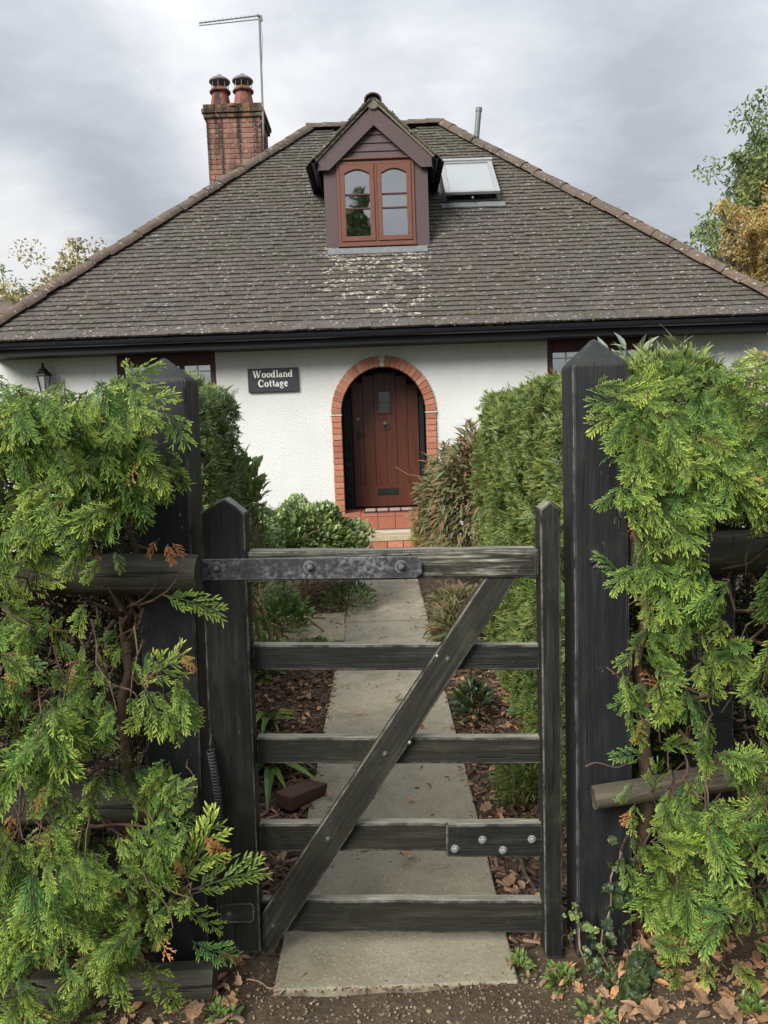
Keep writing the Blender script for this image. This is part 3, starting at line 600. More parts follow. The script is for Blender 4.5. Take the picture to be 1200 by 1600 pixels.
ap = arc(AR, ATOP - AZ)
for (x0, z0), (x1, z1) in zip(ap[:-1], ap[1:]):
    wall.add(([(x0, WY, z0), (x1, WY, z1), (x1, WY, WT), (x0, WY, WT)], [(0, 1, 2, 3)]))
for x0, x1 in ((LW0, LW1), (RW0, RW1)):
    for xa in (x0, x1): wall.add(([(xa, WY, WB), (xa, WY + .12, WB), (xa, WY + .12, WT), (xa, WY, WT)], [(0, 1, 2, 3)]))
    wall.add(([(x0, WY, WB), (x1, WY, WB), (x1, WY + .12, WB), (x0, WY + .12, WB)], [(0, 1, 2, 3)]))
for V_, F_ in (([(-5.36, WY, 0), (-5.36, 18.5, 0), (-5.36, 18.5, WT), (-5.36, WY, WT)], [(0, 1, 2, 3)]), ([(5.52, WY, 0), (5.52, 18.5, 0), (5.52, 18.5, WT), (5.52, WY, WT)], [(0, 1, 2, 3)]), ([(-5.36, 18.5, 0), (5.52, 18.5, 0), (5.52, 18.5, WT), (-5.36, 18.5, WT)], [(0, 1, 2, 3)])):
    wall.add((V_, F_))
mk('wall', wall, 'render', house)
# door surround: voussoirs + jamb bricks with mortar behind
IR, OR_ = 0.600, 0.740
mort = A(); mort.add(ringex([(ACX + (OR_ - .006) * math.cos(PI - PI * i / na), AZ + (2.655 - .006 - AZ) * math.sin(PI * i / na)) for i in range(na + 1)], [(ACX + (IR + .006) * math.cos(PI - PI * i / na), AZ + (2.505 + .006 - AZ) * math.sin(PI * i / na)) for i in range(na + 1)], WY - 0.022, WY + 0.16, False))
for s in (-1, 1): mort.add(box(*sorted((ACX + s * (IR + .006), ACX + s * (OR_ - .006))), WY - .020, WY + .16, 0.2, AZ))
sur = mk('door_surround', mort, 'mortar', house)
nv = 27
for i in range(nv):
    a0 = PI - PI * (i + .07) / nv; a1 = PI - PI * (i + .93) / nv
    if i == 13:
        mt_ = 'mortar'
    else: mt_ = 'archbrick'
    po = [(ACX + rr_ * math.cos(a), AZ + (rz_ - AZ) * math.sin(a)) for rr_, rz_, a in ((OR_, 2.655, a0), (OR_, 2.655, a1), (IR, 2.505, a1), (IR, 2.505, a0))]
    mk('brick', extr(po, WY - .035 - rg.uniform(0, .004), WY + .15), mt_, sur, bevel=.004)
for s in (-1, 1):
    z = AZ - .002
    mk('brick', box(*sorted((ACX + s * (IR - .008), ACX + s * (OR_ + .012))), WY - .042, WY + .14, z - .022, z), 'mortar', sur, bevel=.003)
    z -= .032; dxx = -0.012 if s < 0 else 0.0
    while z > 0.3:
        mk('brick', box(*sorted((ACX + s * IR, ACX + s * (OR_ - rg.uniform(0, .004)))), WY - .036 - rg.uniform(0, .004), WY + .15, z - .073, z), 'archbrick', sur, bevel=.004); z -= .085
# porch recess
pr = A(); DY = WY + 0.62
po_ = [(ACX - IR - .02, .42)] + arc(IR + .02, 2.525 - AZ) + [(ACX + IR + .02, .42)]
for (x0, z0), (x1, z1) in zip(po_[:-1], po_[1:]): pr.add(([(x0, WY + .1, z0), (x1, WY + .1, z1), (x1, DY + .1, z1), (x0, DY + .1, z0)], [(0, 1, 2, 3)]))
pr.add(extr(po_, DY + .04, DY + .08)); mk('porch', pr, 'porch', house)
# door frame posts + side light
D0, D1, DZ0, DZ1 = ACX - 0.47, ACX + 0.52, 0.475, 2.50
dr = thing('front_door', (ACX, DY, DZ0), None, None); adopt(dr, house)
nb_ = 6
for i in range(nb_):
    x0 = D0 + (D1 - D0) * i / nb_; x1 = D0 + (D1 - D0) * (i + 1) / nb_
    xm = (x0 + x1) / 2 - ACX; zt = AZ + (2.50 - AZ) * math.sqrt(max(0.05, 1 - (xm / .60) ** 2)) - .02
    mk('door_board', box(x0 + .0015, x1 - .0015, DY - .03, DY + .01, DZ0 + .05, min(zt, 2.46)), 'door', dr, bevel=.003)
mk('kick_board', box(D0, D1, DY - .045, DY - .02, DZ0, DZ0 + .32), 'door', dr, bevel=.006)
mk('lock_rail', box(D0 + .02, D0 + .10, DY - .04, DY - .02, DZ0 + .32, 2.2), 'door', dr, bevel=.004)
mk('letter_box', box(ACX - .125, ACX + .185, DY - .056, DY - .040, DZ0 + .17, DZ0 + .27), 'black', dr, bevel=.006)
mk('letter_flap', box(ACX - .10, ACX + .16, DY - .063, DY - .052, DZ0 + .19, DZ0 + .25), 'darkglass', dr, bevel=.004)
mk('view_pane', box(ACX - .06, ACX + .09, DY - .036, DY - .030, 1.88, 2.18), 'darkglass', dr)
vf = A()
for b_ in ((ACX - .085, ACX - .06, 1.86, 2.20), (ACX + .09, ACX + .115, 1.86, 2.20), (ACX - .06, ACX + .09, 1.86, 1.88), (ACX - .06, ACX + .09, 2.18, 2.20), (ACX - .06, ACX + .09, 2.02, 2.035)): vf.add(box(b_[0], b_[1], DY - .05, DY - .03, b_[2], b_[3]))
mk('view_frame', vf, 'door', dr)
kx, kz = ACX + .03, 1.70
mk('knocker', A().add(lathe([(.045, 0), (.045, .012), (.03, .02), (.012, .03)], (kx, DY - .03, kz), 14, 'y')).add(tube([(kx + .035 * math.cos(t), DY - .065, kz - .03 + .035 * math.sin(t)) for t in np.linspace(0, 2 * PI, 13)], .007, 6)), 'iron', dr, smooth='auto')
mk('lock_plate', lathe([(.022, 0), (.022, .01), (.01, .014)], (D0 + .085, DY - .04, 1.79), 12, 'y'), 'bolt', dr)
mk('door_handle', A().add(box(D0 + .065, D0 + .105, DY - .05, DY - .04, 1.46, 1.62)).add(tube([(D0 + .085, DY - .05, 1.57), (D0 + .085, DY - .09, 1.57), (D0 + .19, DY - .09, 1.565)], .009, 6)), 'black', dr)
for s, x0, x1 in ((-1, ACX - IR - .0, D0 - .01), (1, D1 + .01, ACX + IR)):
    mk('door_frame', box(x0, x1, DY - .06, DY + .03, .44, 2.1), 'porch', house, bevel=.005)
for k in range(6):
    mk('side_light_pane', box(D0 - .085, D0 - .035, DY - .066, DY - .060, .62 + k * .22, .62 + k * .22 + .19), 'darkglass', house)
# steps
stp = thing('front_step', (ACX, 10.6, 0), None, None); adopt(stp, house)
SX0, SX1 = ACX - .62, ACX + .60
mk('step_core', box(SX0, SX1, 10.62, WY + .5, 0, .425), 'mortar', stp)
nt_ = 5
for i in range(nt_):
    a = SX0 + (SX1 - SX0) * i / nt_; b = SX0 + (SX1 - SX0) * (i + 1) / nt_
    mk('tread_tile', box(a + .003, b - .003, 10.60, 10.86, .425, .446), 'redtile', stp, bevel=.004); mk('tread_tile', box(a + .003, b - .003, 10.866, DY + .02, .425, .446), 'redtile', stp, bevel=.004)
    mk('riser_tile', box(a + .003, b - .003, 10.595, 10.618, .25, .421), 'redtile', stp, bevel=.004)
mk('lower_step', box(SX0 - .03, SX1 + .03, 10.34, 10.62, .11, .19), 'stone', stp, bevel=.01)
for i in range(6):
    a = SX0 - .03 + (SX1 - SX0 + .06) * i / 6; mk('riser_brick', box(a + .004, a + (SX1 - SX0 + .06) / 6 - .004, 10.35, 10.45, .02, .105), 'archbrick', stp, bevel=.004)
dm = thing('door_mat', (ACX, 10.95, .447), 'dark boot-scraper mat with pale bristle blocks on the red doorstep', 'mat')
mk('mat_base', box(ACX - .33, ACX + .40, 10.88, 11.12, .447, .462), 'mat', dm, bevel=.004)
for k in range(4): mk('bristle_block', box(ACX - .31 + k * .175, ACX - .16 + k * .175, 10.885, 11.10, .463, .495), 'sack', dm, bevel=.01)
# ground-floor windows
def ground_window(x0, x1, panes):
    wd = thing('window', ((x0 + x1) / 2, WY + .1, WB), None, None); adopt(wd, house)
    f = A(); yy0, yy1 = WY + .03, WY + .1
    f.add(box(x0, x0 + .085, yy0, yy1, WB, WT)); f.add(box(x1 - .085, x1, yy0, yy1, WB, WT)); f.add(box(x0 + .085, x1 - .085, yy0, yy1, WT - .16, WT)); f.add(box(x0 + .085, x1 - .085, yy0, yy1, WB, WB + .08))
    W_ = (x1 - x0 - .17) / panes
    for k in range(1, panes): f.add(box(x0 + .085 + W_ * k - .03, x0 + .085 + W_ * k + .03, yy0, yy1, WB + .08, WT - .16))
    mk('window_frame', f, 'darkwin', wd, bevel=.004)
    g = A(); b = A(); sh = A()
    for k in range(panes):
        a = x0 + .085 + W_ * k + (.03 if k else 0); c = x0 + .085 + W_ * (k + 1) - (.03 if k < panes - 1 else 0)
        mk('pane', box(a, c, WY + .075, WY + .08, WB + .08, WT - .16), 'glass', wd)
        b.add(box((a + c) / 2 - .008, (a + c) / 2 + .008, WY + .055, WY + .072, WB + .08, WT - .16))
        for z in np.arange(WB + .3, WT - .2, .22): b.add(box(a, (a + c) / 2 - .008, WY + .055, WY + .072, z, z + .014)); b.add(box((a + c) / 2 + .008, c, WY + .055, WY + .072, z, z + .014))
    mk('glazing_bars', b, 'whitebar', wd)
    for z in np.arange(WB + .1, WT - .2, .055): sh.add(([(x0 + .06, WY + .13, z), (x1 - .06, WY + .13, z), (x1 - .06, WY + .16, z + .045), (x0 + .06, WY + .16, z + .045)], [(0, 1, 2, 3)]))
    mk('shutter_slats', sh, 'blind', wd); mk('room_shade', box(x0, x1, WY + .25, WY + .27, WB, WT), 'room', wd)
ground_window(LW0, LW1, 3); ground_window(RW0, RW1, 3)
# eaves: fascia, soffit, gutter
mk('soffit', box(HX0 + .12, HX1 - .12, EY + .10, WY + .05, WT, WT + .02), 'fascia', house)
mk('fascia_board', box(HX0 + .08, HX1 - .08, EY + .075, EY + .10, WT - .01, EZ - .005), 'fascia', house, bevel=.003)
for sx in (HX0 + .08, HX1 - .10): mk('fascia_board', box(sx, sx + .02, EY + .1, 19.0, WT - .01, EZ - .005), 'fascia', house)
def gutter_sec(x0, x1, r, yc, zc):
    V = []; F = []; n = 10
    for x in (x0, x1):
        for k in range(n + 1): t = PI + PI * k / n; V.append((x, yc + r * math.cos(t), zc + r * .95 * math.sin(t)))
        for k in range(n + 1): t = 2 * PI - PI * k / n; V.append((x, yc + (r - .005) * math.cos(t), zc + (r - .005) * .95 * math.sin(t)))
    m_ = 2 * (n + 1)
    for k in range(m_): F.append((k, (k + 1) % m_, m_ + (k + 1) % m_, m_ + k))
    F += [tuple(range(m_)), tuple(range(2 * m_ - 1, m_ - 1, -1))]
    return V, F
gut = mk('gutter', gutter_sec(HX0, HX1, .062, EY + .012, EZ - .04), 'blackpvc', house, smooth='auto')
mk('gutter_lip', tube([(HX0, EY - .046, EZ - .033), (HX1, EY - .046, EZ - .033)], .006, 6), 'blackpvc', gut)
for px in (60, 178, 225, 345, 548, 705, 835, 930, 1095, 1175):
    xx = P(px, 530, EY)[0]; wdt = .06 if px in (705, 178) else .02
    mk('gutter_bracket', gutter_sec(xx - wdt, xx + wdt, .061, EY + .012, EZ - .033), 'blackpvc', gut, smooth='auto')
# roof base + other slopes
rb = A()
B = -0.03
rb.add(([(HX0, EY, EZ + B), (HX1, EY, EZ + B), (RX1, RY, RZ + B), (RX0, RY, RZ + B), (HX0, 19.04, EZ + B), (HX1, 19.04, EZ + B)], [(0, 1, 2, 3), (0, 3, 4), (1, 5, 2), (4, 3, 2, 5)]))
roof = mk('roof', rb, 'tile', house)
def side_courses():
    V = []; T = []
    for e0, e1, r0, r1, outn in (((HX0, 19.04), (HX0, EY), (RX0, RY), (RX0, RY), (-1, 0)), ((HX1, EY), (HX1, 19.04), (RX1, RY), (RX1, RY), (1, 0)), ((HX1, 19.04), (HX0, 19.04), (RX1, RY), (RX0, RY), (0, 1))):
        for i in range(56):
            a, b = i / 56, (i + 1) / 56
            def pt(u, w_, lift): 
                l0 = np.array(e0) * (1 - w_) + np.array(r0) * w_; l1 = np.array(e1) * (1 - w_) + np.array(r1) * w_; p = l0 * (1 - u) + l1 * u
                return (p[0] + outn[0] * lift, p[1] + outn[1] * lift, EZ + (RZ - EZ) * w_ + lift)
            k = len(V); V += [pt(0, a, .016), pt(1, a, .016), pt(1, b, .002), pt(0, b, .002), pt(0, a, -.003), pt(1, a, -.003)]; T += [(k, k + 1, k + 2), (k, k + 2, k + 3), (k + 4, k + 5, k + 1), (k + 4, k + 1, k)]
    return V, T
V_, T_ = side_courses(); big('side_tile_courses', V_, T_, 'tile', roof, rnd=np.repeat(rg.random(len(V_) // 6), 6))
# front slope tiles
def tile_tmpl(seed):
    r = np.random.default_rng(seed); W_, Lt = .1684, .17; V = []; F = []
    for j, (v, n0, n1) in enumerate(((0, .006, .033), (Lt, -.006, .004))):
        for x, c_ in ((-.5, 0), (-.2, .001), (.2, .001), (.5, 0)):
            jj = r.normal(0, .0012); jv = r.normal(0, .003) if j == 0 else 0
            V += [(x * W_, v + jv, n0 + c_), (x * W_, v + jv, n1 + c_ + jj)]
    for i in range(3):
        a = 2 * i; b = a + 8
        F += [(a, a + 2, a + 3), (a, a + 3, a + 1), (a + 1, a + 3, b + 3), (a + 1, b + 3, b + 1)]
    F += [(0, 1, 9), (0, 9, 8), (6, 15, 7), (6, 14, 15)]
    return np.array(V), np.array(F), np.zeros(16)
TT_ = [tile_tmpl(i) for i in range(12)]
gauge = 0.1065; wid = 0.168; rows = int(SLEN / gauge)
items = []
for i in range(rows):
    s = i * gauge; Yc = EY + s * cs - .03 * (i == 0); Zc = EZ + s * sn; f = s / SLEN
    xl = HX0 + (RX0 - HX0) * f - .02; xr = HX1 + (RX1 - HX1) * f + .02; off = (i % 2) * wid / 2
    for k in range(int(math.floor((xl - off) / wid)), int(math.ceil((xr - off) / wid)) + 1):
        x = k * wid + off
        if x < xl or x > xr: continue
        if -.66 < x < .76 and Yc > 11.86: continue
        if .98 < x < 1.72 and 12.82 < Yc < 13.42: continue
        items.append((x, Yc, Zc))
items = np.array(items)
inview = (items[:, 0] > -4.95) & (items[:, 0] < 5.1)
lich = (items[:, 0] > -.70) & (items[:, 0] < .80) & (items[:, 1] < 11.86) & (items[:, 1] > 11.86 - 1.6 * rg.random(len(items)) ** 1.4)
order = np.argsort(items[:, 1] + (~inview) * 100, kind='stable'); near = np.zeros(len(items), bool); near[order[:298]] = True
near &= ~lich
e_u = np.array([1, 0, 0.0]); e_v = np.array([0, cs, sn]); e_n = np.array([0, -sn, cs])
tm = []
for k, (V, T, t) in enumerate(TT_):
    me = bpy.data.meshes.new('tile'); me.from_pydata([tuple(v) for v in V], [], [tuple(int(q) for q in f) for f in T]); me.materials.append(MT['tile'])
    a = me.attributes.new('rnd', 'FLOAT', 'POINT'); a.data.foreach_set('value', [k / 12] * len(V)); tm.append(me)
rinv = wloc(roof).inverted()
for j in np.where(near)[0]:
    o = bpy.data.objects.new('tile', tm[rg.integers(0, 12)]); C.objects.link(o)
    yaw = rg.normal(0, .006); x, y_, z = items[j] + rg.normal(0, .002, 3)
    u = e_u * math.cos(yaw) + e_v * math.sin(yaw); v = -e_u * math.sin(yaw) + e_v * math.cos(yaw)
    o.matrix_basis = Matrix(((u[0], v[0], e_n[0], x), (u[1], v[1], e_n[1], y_), (u[2], v[2], e_n[2], z), (0, 0, 0, 1)))
    o.parent = roof; o.matrix_parent_inverse = rinv
def tiles_mesh(name, pts, mat, parent, u=e_u, nrm=e_n, jit=.005):
    n = len(pts); a = np.tile(u, (n, 1)) + rg.normal(0, jit, (n, 3)); return scatter(name, TT_, pts + rg.normal(0, .0025, (n, 3)), a, np.tile(nrm, (n, 1)) + rg.normal(0, .008, (n, 3)), np.ones(n), mat, parent, 'stuff')
rest = ~near & ~lich
tiles_mesh('tiles', items[rest], 'tile', roof); tiles_mesh('lichen_tiles', items[lich], 'lichentile', roof)
# moss clumps along tile edges
mm = items[rg.random(len(items)) < 0.75]
mm = np.repeat(mm, 2, 0); dens = 0.45 + 0.5 * np.sin(mm[:, 0] * 1.7 + 1) * np.sin(mm[:, 1] * 2.2) + 0.25 * (mm[:, 1] - 11.5) * .4
mm = mm[rg.random(len(mm)) < dens]; mm = mm + e_u * rg.uniform(-.08, .08, (len(mm), 1)) + e_n * .018
scatter('moss', PEB, mm, np.tile(e_u, (len(mm), 1)), np.tile(e_n, (len(mm), 1)), rg.uniform(.012, .045, len(mm)), 'moss', roof, 'stuff')
# hip + ridge tiles
def hip_run(a, b, n, r=.125, ridge_n=None):
    a, b = np.array(a), np.array(b); d = (b - a) / np.linalg.norm(b - a); L = np.linalg.norm(b - a) / n
    up = np.array([0, 0, 1.0]); up -= d * np.dot(d, up); up /= np.linalg.norm(up); s_ = np.cross(d, up)
    for i in range(n):
        c0 = a + d * L * i; V = []; F = []; m_ = 8; j = rg.normal(0, .006, 3); sc = 1 + rg.normal(0, .02)
        for q_, (t, rr_) in enumerate(((-.03, r * 1.05), (L, r * .95))):
            for ro in (0, .018):
                for k in range(m_ + 1):
                    an = RAD(-5) + RAD(190) * k / m_; V.append(c0 + j + d * t + (rr_ - ro) * sc * (s_ * math.cos(an) + up * (math.sin(an) * .8)) - up * .03)
        w_ = m_ + 1
        for k in range(m_): F += [(k, k + 1, 2 * w_ + k + 1, 2 * w_ + k), (w_ + k, 3 * w_ + k, 3 * w_ + k + 1, w_ + k + 1), (k, w_ + k, w_ + k + 1, k + 1), (2 * w_ + k, 2 * w_ + k + 1, 3 * w_ + k + 1, 3 * w_ + k)]
        mk('hip_tile', (V, F), 'hiptile', roof, smooth='auto')
hip_run((HX0 - .02, EY - .02, EZ + .04), (RX0, RY, RZ + .05), 24); hip_run((HX1 + .02, EY - .02, EZ + .04), (RX1, RY, RZ + .05), 24)
hip_run((RX0 - .05, RY, RZ + .06), (RX1 + .05, RY, RZ + .06), 8)
hip_run((HX0, 19.04, EZ + .04), (RX0, RY, RZ + .04), 12); hip_run((HX1, 19.04, EZ + .04), (RX1, RY, RZ + .04), 12)

# ---- dormer
DF = 11.80
dmr = thing('dormer', (CX, DF, 4.3), None, None); adopt(dmr, house)
X0, X1 = -.715, .825; W0, W1, Z0, Z1 = -.525, .622, 4.36, 5.56; ZS = 5.52
mk('corner_panel', box(X0, W0, DF, DF + .05, 4.27, ZS + .1), 'plum', dmr, bevel=.004); mk('corner_panel', box(W1, X1, DF, DF + .05, 4.27, ZS + .1), 'plum', dmr, bevel=.004)
for s, xx in ((-1, X0), (1, X1 - .03)):
    ck = A(); ck.add(([(xx, DF + .05, 4.2), (xx + .03, DF + .05, 4.2), (xx + .03, 13.2, 5.55), (xx, 13.2, 5.55), (xx, DF + .05, 5.62), (xx + .03, DF + .05, 5.62), (xx + .03, 13.2, 5.62), (xx, 13.2, 5.62)], [(0, 3, 2, 1), (4, 5, 6, 7), (0, 1, 5, 4), (1, 2, 6, 5), (2, 3, 7, 6), (3, 0, 4, 7)]))
    mk('dormer_cheek', ck, 'plum', dmr)
# gable boards
APX, APZ = .05, 6.40
nbd = 6; gz0, gz1 = ZS + .06, 6.28
for k in range(nbd):
    z0 = gz0 + (gz1 - gz0) * k / nbd; z1 = gz0 + (gz1 - gz0) * (k + 1) / nbd
    h0 = (APZ - z0) * 1.02; h1 = (APZ - z1) * 1.02
    V = [(APX - h0, DF - .012, z0 + .004), (APX + h0, DF - .012, z0 + .004), (APX + h1, DF + .004, z1), (APX - h1, DF + .004, z1), (APX - h0, DF + .04, z0), (APX + h0, DF + .04, z0), (APX + h1, DF + .04, z1), (APX - h1, DF + .04, z1)]
    mk('cladding_board', (V, [(0, 1, 2, 3), (4, 7, 6, 5), (0, 4, 5, 1), (3, 2, 6, 7), (0, 3, 7, 4), (1, 5, 6, 2)]), 'plum', dmr, bevel=.003)
mk('head_board', box(W0 - .01, W1 + .01, DF - .012, DF + .04, Z1 - .002, ZS + .062), 'plum', dmr)
mk('head_trim', tube([(W0 - .02, DF - .035, Z1 + .03), (W1 + .02, DF - .035, Z1 + .035)], .014, 8), 'winwood', dmr, smooth='auto')
# barge boards at the overhang
BY = 11.72
for s in (-1, 1):
    ex = APX + s * .835; ez = 5.56
    outer = [(APX, 6.33), (ex, ez + .02)]; w_ = .28
    poly = [(APX, 6.32), (ex, ez + .03), (ex, ez - .13), (ex - s * .16, ez - .13), (APX, 6.32 - w_)]
    mk('bargeboard', extr(poly if s > 0 else poly, BY, BY + .025), 'plum', dmr, bevel=.003)
    mk('dormer_soffit', ([(ex, BY + .025, ez - .02), (ex, 13.0, ez - .02), (X1 if s > 0 else X0, 13.0, ez - .02), (X1 if s > 0 else X0, BY + .025, ez - .02)], [(0, 1, 2, 3)]), 'fascia', dmr)
    gx_ = APX + s * .895
    V, F = gutter_sec(BY - .06, 13.1, .05, gx_, ez - .005); V = [(y_, x_, z_) for x_, y_, z_ in V]
    mk('dormer_gutter', (V, F), 'blackpvc', dmr, smooth='auto')
    mk('gutter_board', box(*sorted((ex, ex + s * .02)), BY + .03, 13.0, ez - .15, ez + .03), 'fascia', dmr)
    # slope
    u = np.array([0, 1.0, 0]); dvec = np.array([-s * .85, 0, .80]); Ld = np.linalg.norm(dvec); dv = dvec / Ld; nn_ = np.array([s * .80, 0, .85]) / Ld
    base = np.array([APX + s * .88, BY - .04, ez + .02]); V = [base, base + [0, 2.4, 0], base + dv * 1.20 + [0, 2.4, 0], base + dv * 1.20]
    mk('dormer_roof', (V, [(0, 1, 2, 3)]), 'tile', dmr)
    pts = np.array([base + dv * (r_ * .105) + u * (.07 + .168 * k + (r_ % 2) * .084) for r_ in range(11) for k in range(13)])
    n = len(pts); ax = np.tile(-u * s, (n, 1))
    scatter('dormer_tiles', TT_, pts + nn_ * .01, ax, np.tile(nn_, (n, 1)) + rg.normal(0, .015, (n, 3)), np.ones(n), 'tile', dmr, 'stuff')
    nv_ = 11
    for k in range(nv_): 
        p = base + dv * (k * .105 + .0); pe = p + dv * .115
        V = [p + nn_ * .004, pe + nn_ * -.004, pe + nn_ * .022, p + nn_ * .036]; V = V + [v + np.array([0, .14, 0]) for v in V]; V = [v + np.array([0, -.015 + rg.normal(0, .006), 0]) for v in V]
        mk('verge_tile', (V, [(0, 1, 2, 3), (7, 6, 5, 4), (0, 4, 5, 1), (3, 2, 6, 7), (0, 3, 7, 4), (1, 5, 6, 2)]), 'hiptile', dmr, bevel=.003)
    mk('verge_mortar', extr([(base + dv * 0)[[0, 2]], (base + dv * 1.18)[[0, 2]], (base + dv * 1.18 - nn_ * .035)[[0, 2]], (base - nn_ * .035)[[0, 2]]], BY - .025, BY + .02), 'verge_mortar', dmr)
    mo = np.array([base + dv * rg.uniform(0, 1.27) + nn_ * rg.uniform(-.01, .045) + np.array([0, rg.uniform(-.02, .5), 0]) for _ in range(150)])
    scatter('moss', PEB, mo, unit(150), unit(150), rg.uniform(.015, .05, 150), 'moss', dmr, 'stuff')
def hip_like(a, b, n):
    global roof
    keep = roof; roof = dmr; hip_run(a, b, n, .125); roof = keep
hip_like((APX, BY - .06, 6.39), (APX, 13.9, 6.39), 8)
mk('ridge_end_mortar', lathe([(.10, 0), (.085, .03)], (APX, BY + .0, 6.34), 14, 'y'), 'verge_mortar', dmr)
# dormer window
dw = thing('window', ((W0 + W1) / 2, DF, Z0), None, None); adopt(dw, house)
f = A(); fy0, fy1 = DF - .02, DF + .045; bw = .045
f.add(box(W0, W0 + bw, fy0, fy1, Z0 + .02, Z1)); f.add(box(W1 - bw, W1, fy0, fy1, Z0 + .02, Z1)); f.add(box(W0 + bw, W1 - bw, fy0, fy1, Z1 - bw, Z1)); f.add(box(W0 + bw, W1 - bw, fy0, fy1, Z0 + .02, Z0 + .06))
f.add(box((W0 + W1) / 2 - .02, (W0 + W1) / 2 + .02, fy0, fy1, Z0 + .06, Z1 - bw))
mk('window_frame', f, 'winwood', dw, bevel=.004)
mk('window_sill', box(W0 - .01, W1 + .01, DF - .07, DF + .02, Z0 - .025, Z0 + .018), 'winwood', dw, bevel=.006)
def casement(x0, x1, z0, z1):
    b = .07; rise = .06; n = 10; a0, a1 = x0 + b, x1 - b; inner = [(a0, z0 + b), (a1, z0 + b)] + [(a1 - (a1 - a0) * i / n, z1 - b - .055 + rise * math.sin(PI * i / n) * 1.0) for i in range(n + 1)]
    outer = [(x0, z0), (x1, z0)] + [(x1 - (x1 - x0) * i / n, z1) for i in range(n + 1)]
    mk('casement', ringex(outer, inner, DF - .034, DF + .03), 'winwood', dw, bevel=.003)
    mk('pane', box(a0 - .01, a1 + .01, DF + .004, DF + .01, z0 + b - .01, z1 - b + .02), 'glass', dw)
    for z in (z0 + .46, z0 + .66): mk('glazing_bar', box(a0, a1, DF - .018, DF + .002, z, z + .02), 'darkwin', dw)
xm = (W0 + W1) / 2
casement(W0 + bw + .003, xm - .022, Z0 + .062, Z1 - bw - .003); casement(xm + .022, W1 - bw - .003, Z0 + .062, Z1 - bw - .003)
def curtain(x0, x1, z0, z1, yy):
    n = 30; V = [(x0 + (x1 - x0) * i / n, yy + .018 * math.sin(i * 1.9) + .008 * math.sin(i * 4.3), z) for z in (z0, z1) for i in range(n + 1)]
    return V, [(i, i + 1, n + 2 + i, n + 1 + i) for i in range(n)]
mk('curtain', curtain(W0, W0 + .2, Z0, Z1, DF + .14), 'curtain', dw, smooth=True); mk('curtain', curtain(W1 - .2, W1, Z0, Z1, DF + .14), 'curtain', dw, smooth=True)
mk('room_shade', A().add(box(X0 + .05, X1 - .05, DF + .8, DF + .82, 4.3, 5.6)).add(box(X0 + .035, X0 + .045, DF + .06, DF + .8, 4.3, 5.6)).add(box(X1 - .045, X1 - .035, DF + .06, DF + .8, 4.3, 5.6)), 'room', dw)
# flashing apron
def onroof(x, s, n=0.0): return np.array([x, EY + s * cs - sn * n, EZ + s * sn + cs * n])
s0 = (4.20 - EZ) / sn
ap_ = [onroof(X0 + .02, s0 - .01, .034), onroof(X1 - .04, s0 - .01, .034), onroof(X1 - .04, s0 + .12, .05), onroof(X0 + .02, s0 + .12, .05)]
mk('lead_apron', (ap_ + [p - e_n * .012 for p in ap_], [(0, 1, 2, 3), (7, 6, 5, 4), (0, 4, 5, 1), (1, 5, 6, 2), (2, 6, 7, 3), (3, 7, 4, 0)]), 'lead', dmr)
mk('under_sill_board', box(W0, W1, DF - .0, DF + .04, 4.2, Z0 + .018), 'fascia', dmr)

# ---- skylight
def slope_at(px, py):
    d = ray(px, py); k = (EZ + SL * (-EY) - EYE[2]) / (d[2] - SL * d[1]); return EYE + d * k
c = [slope_at(*q) for q in ((693, 322), (779, 318), (768, 264), (688, 264))]
sxl, sxr = (c[0][0] + c[3][0]) / 2, (c[1][0] + c[2][0]) / 2
sb = ((c[0][2] + c[1][2]) / 2 - EZ) / sn; stp_ = ((c[2][2] + c[3][2]) / 2 - EZ) / sn
skl = thing('skylight', onroof((sxl + sxr) / 2, sb), None, None); adopt(skl, house)
def slab_on(x0, x1, sa, sb_, na_, nb2, extra=None):
    V = [onroof(x, s, n) for n in (na_, nb2) for x, s in ((x0, sa), (x1, sa), (x1, sb_), (x0, sb_))]
    return V, [(0, 3, 2, 1), (4, 5, 6, 7), (0, 1, 5, 4), (1, 2, 6, 5), (2, 3, 7, 6), (3, 0, 4, 7)]
fr = A()
for a in ((sxl - .02, sxl + .05, sb, stp_), (sxr - .05, sxr + .02, sb, stp_), (sxl + .05, sxr - .05, sb, sb + .07), (sxl + .05, sxr - .05, stp_ - .06, stp_)): fr.add(slab_on(*a, -.05, .07))
mk('skylight_frame', fr, 'black', skl, bevel=.004)
mk('skylight_flashing', slab_on(sxl - .06, sxr + .08, sb - .14, sb, .03, .045), 'lead', skl)
mk('skylight_well', slab_on(sxl + .05, sxr - .05, sb + .07, stp_ - .06, -.04, -.02), 'porch', skl)
h0 = onroof(0, stp_ + .02, .085); lenS = (stp_ - sb) * 1.0; tl = RAD(3.5)   # sash opens outwards at the bottom
sv = e_v * math.cos(tl) - e_n * math.sin(tl); snn = e_n * math.cos(tl) + e_v * math.sin(tl)
def sash_box(x0, x1, a, b, n0, n1):
    V = [np.array([x, h0[1], h0[2]]) - sv * s + snn * n for n in (n0, n1) for x, s in ((x0, b), (x1, b), (x1, a), (x0, a))]
    return V, [(0, 3, 2, 1), (4, 5, 6, 7), (0, 1, 5, 4), (1, 2, 6, 5), (2, 3, 7, 6), (3, 0, 4, 7)]
fr = A()
for a in ((sxl, sxl + .075, 0, lenS), (sxr - .075, sxr, 0, lenS), (sxl + .075, sxr - .075, 0, .08), (sxl + .075, sxr - .075, lenS - .06, lenS)): fr.add(sash_box(*a, 0, .05))
mk('skylight_sash', fr, 'skyframe', skl, bevel=.004)
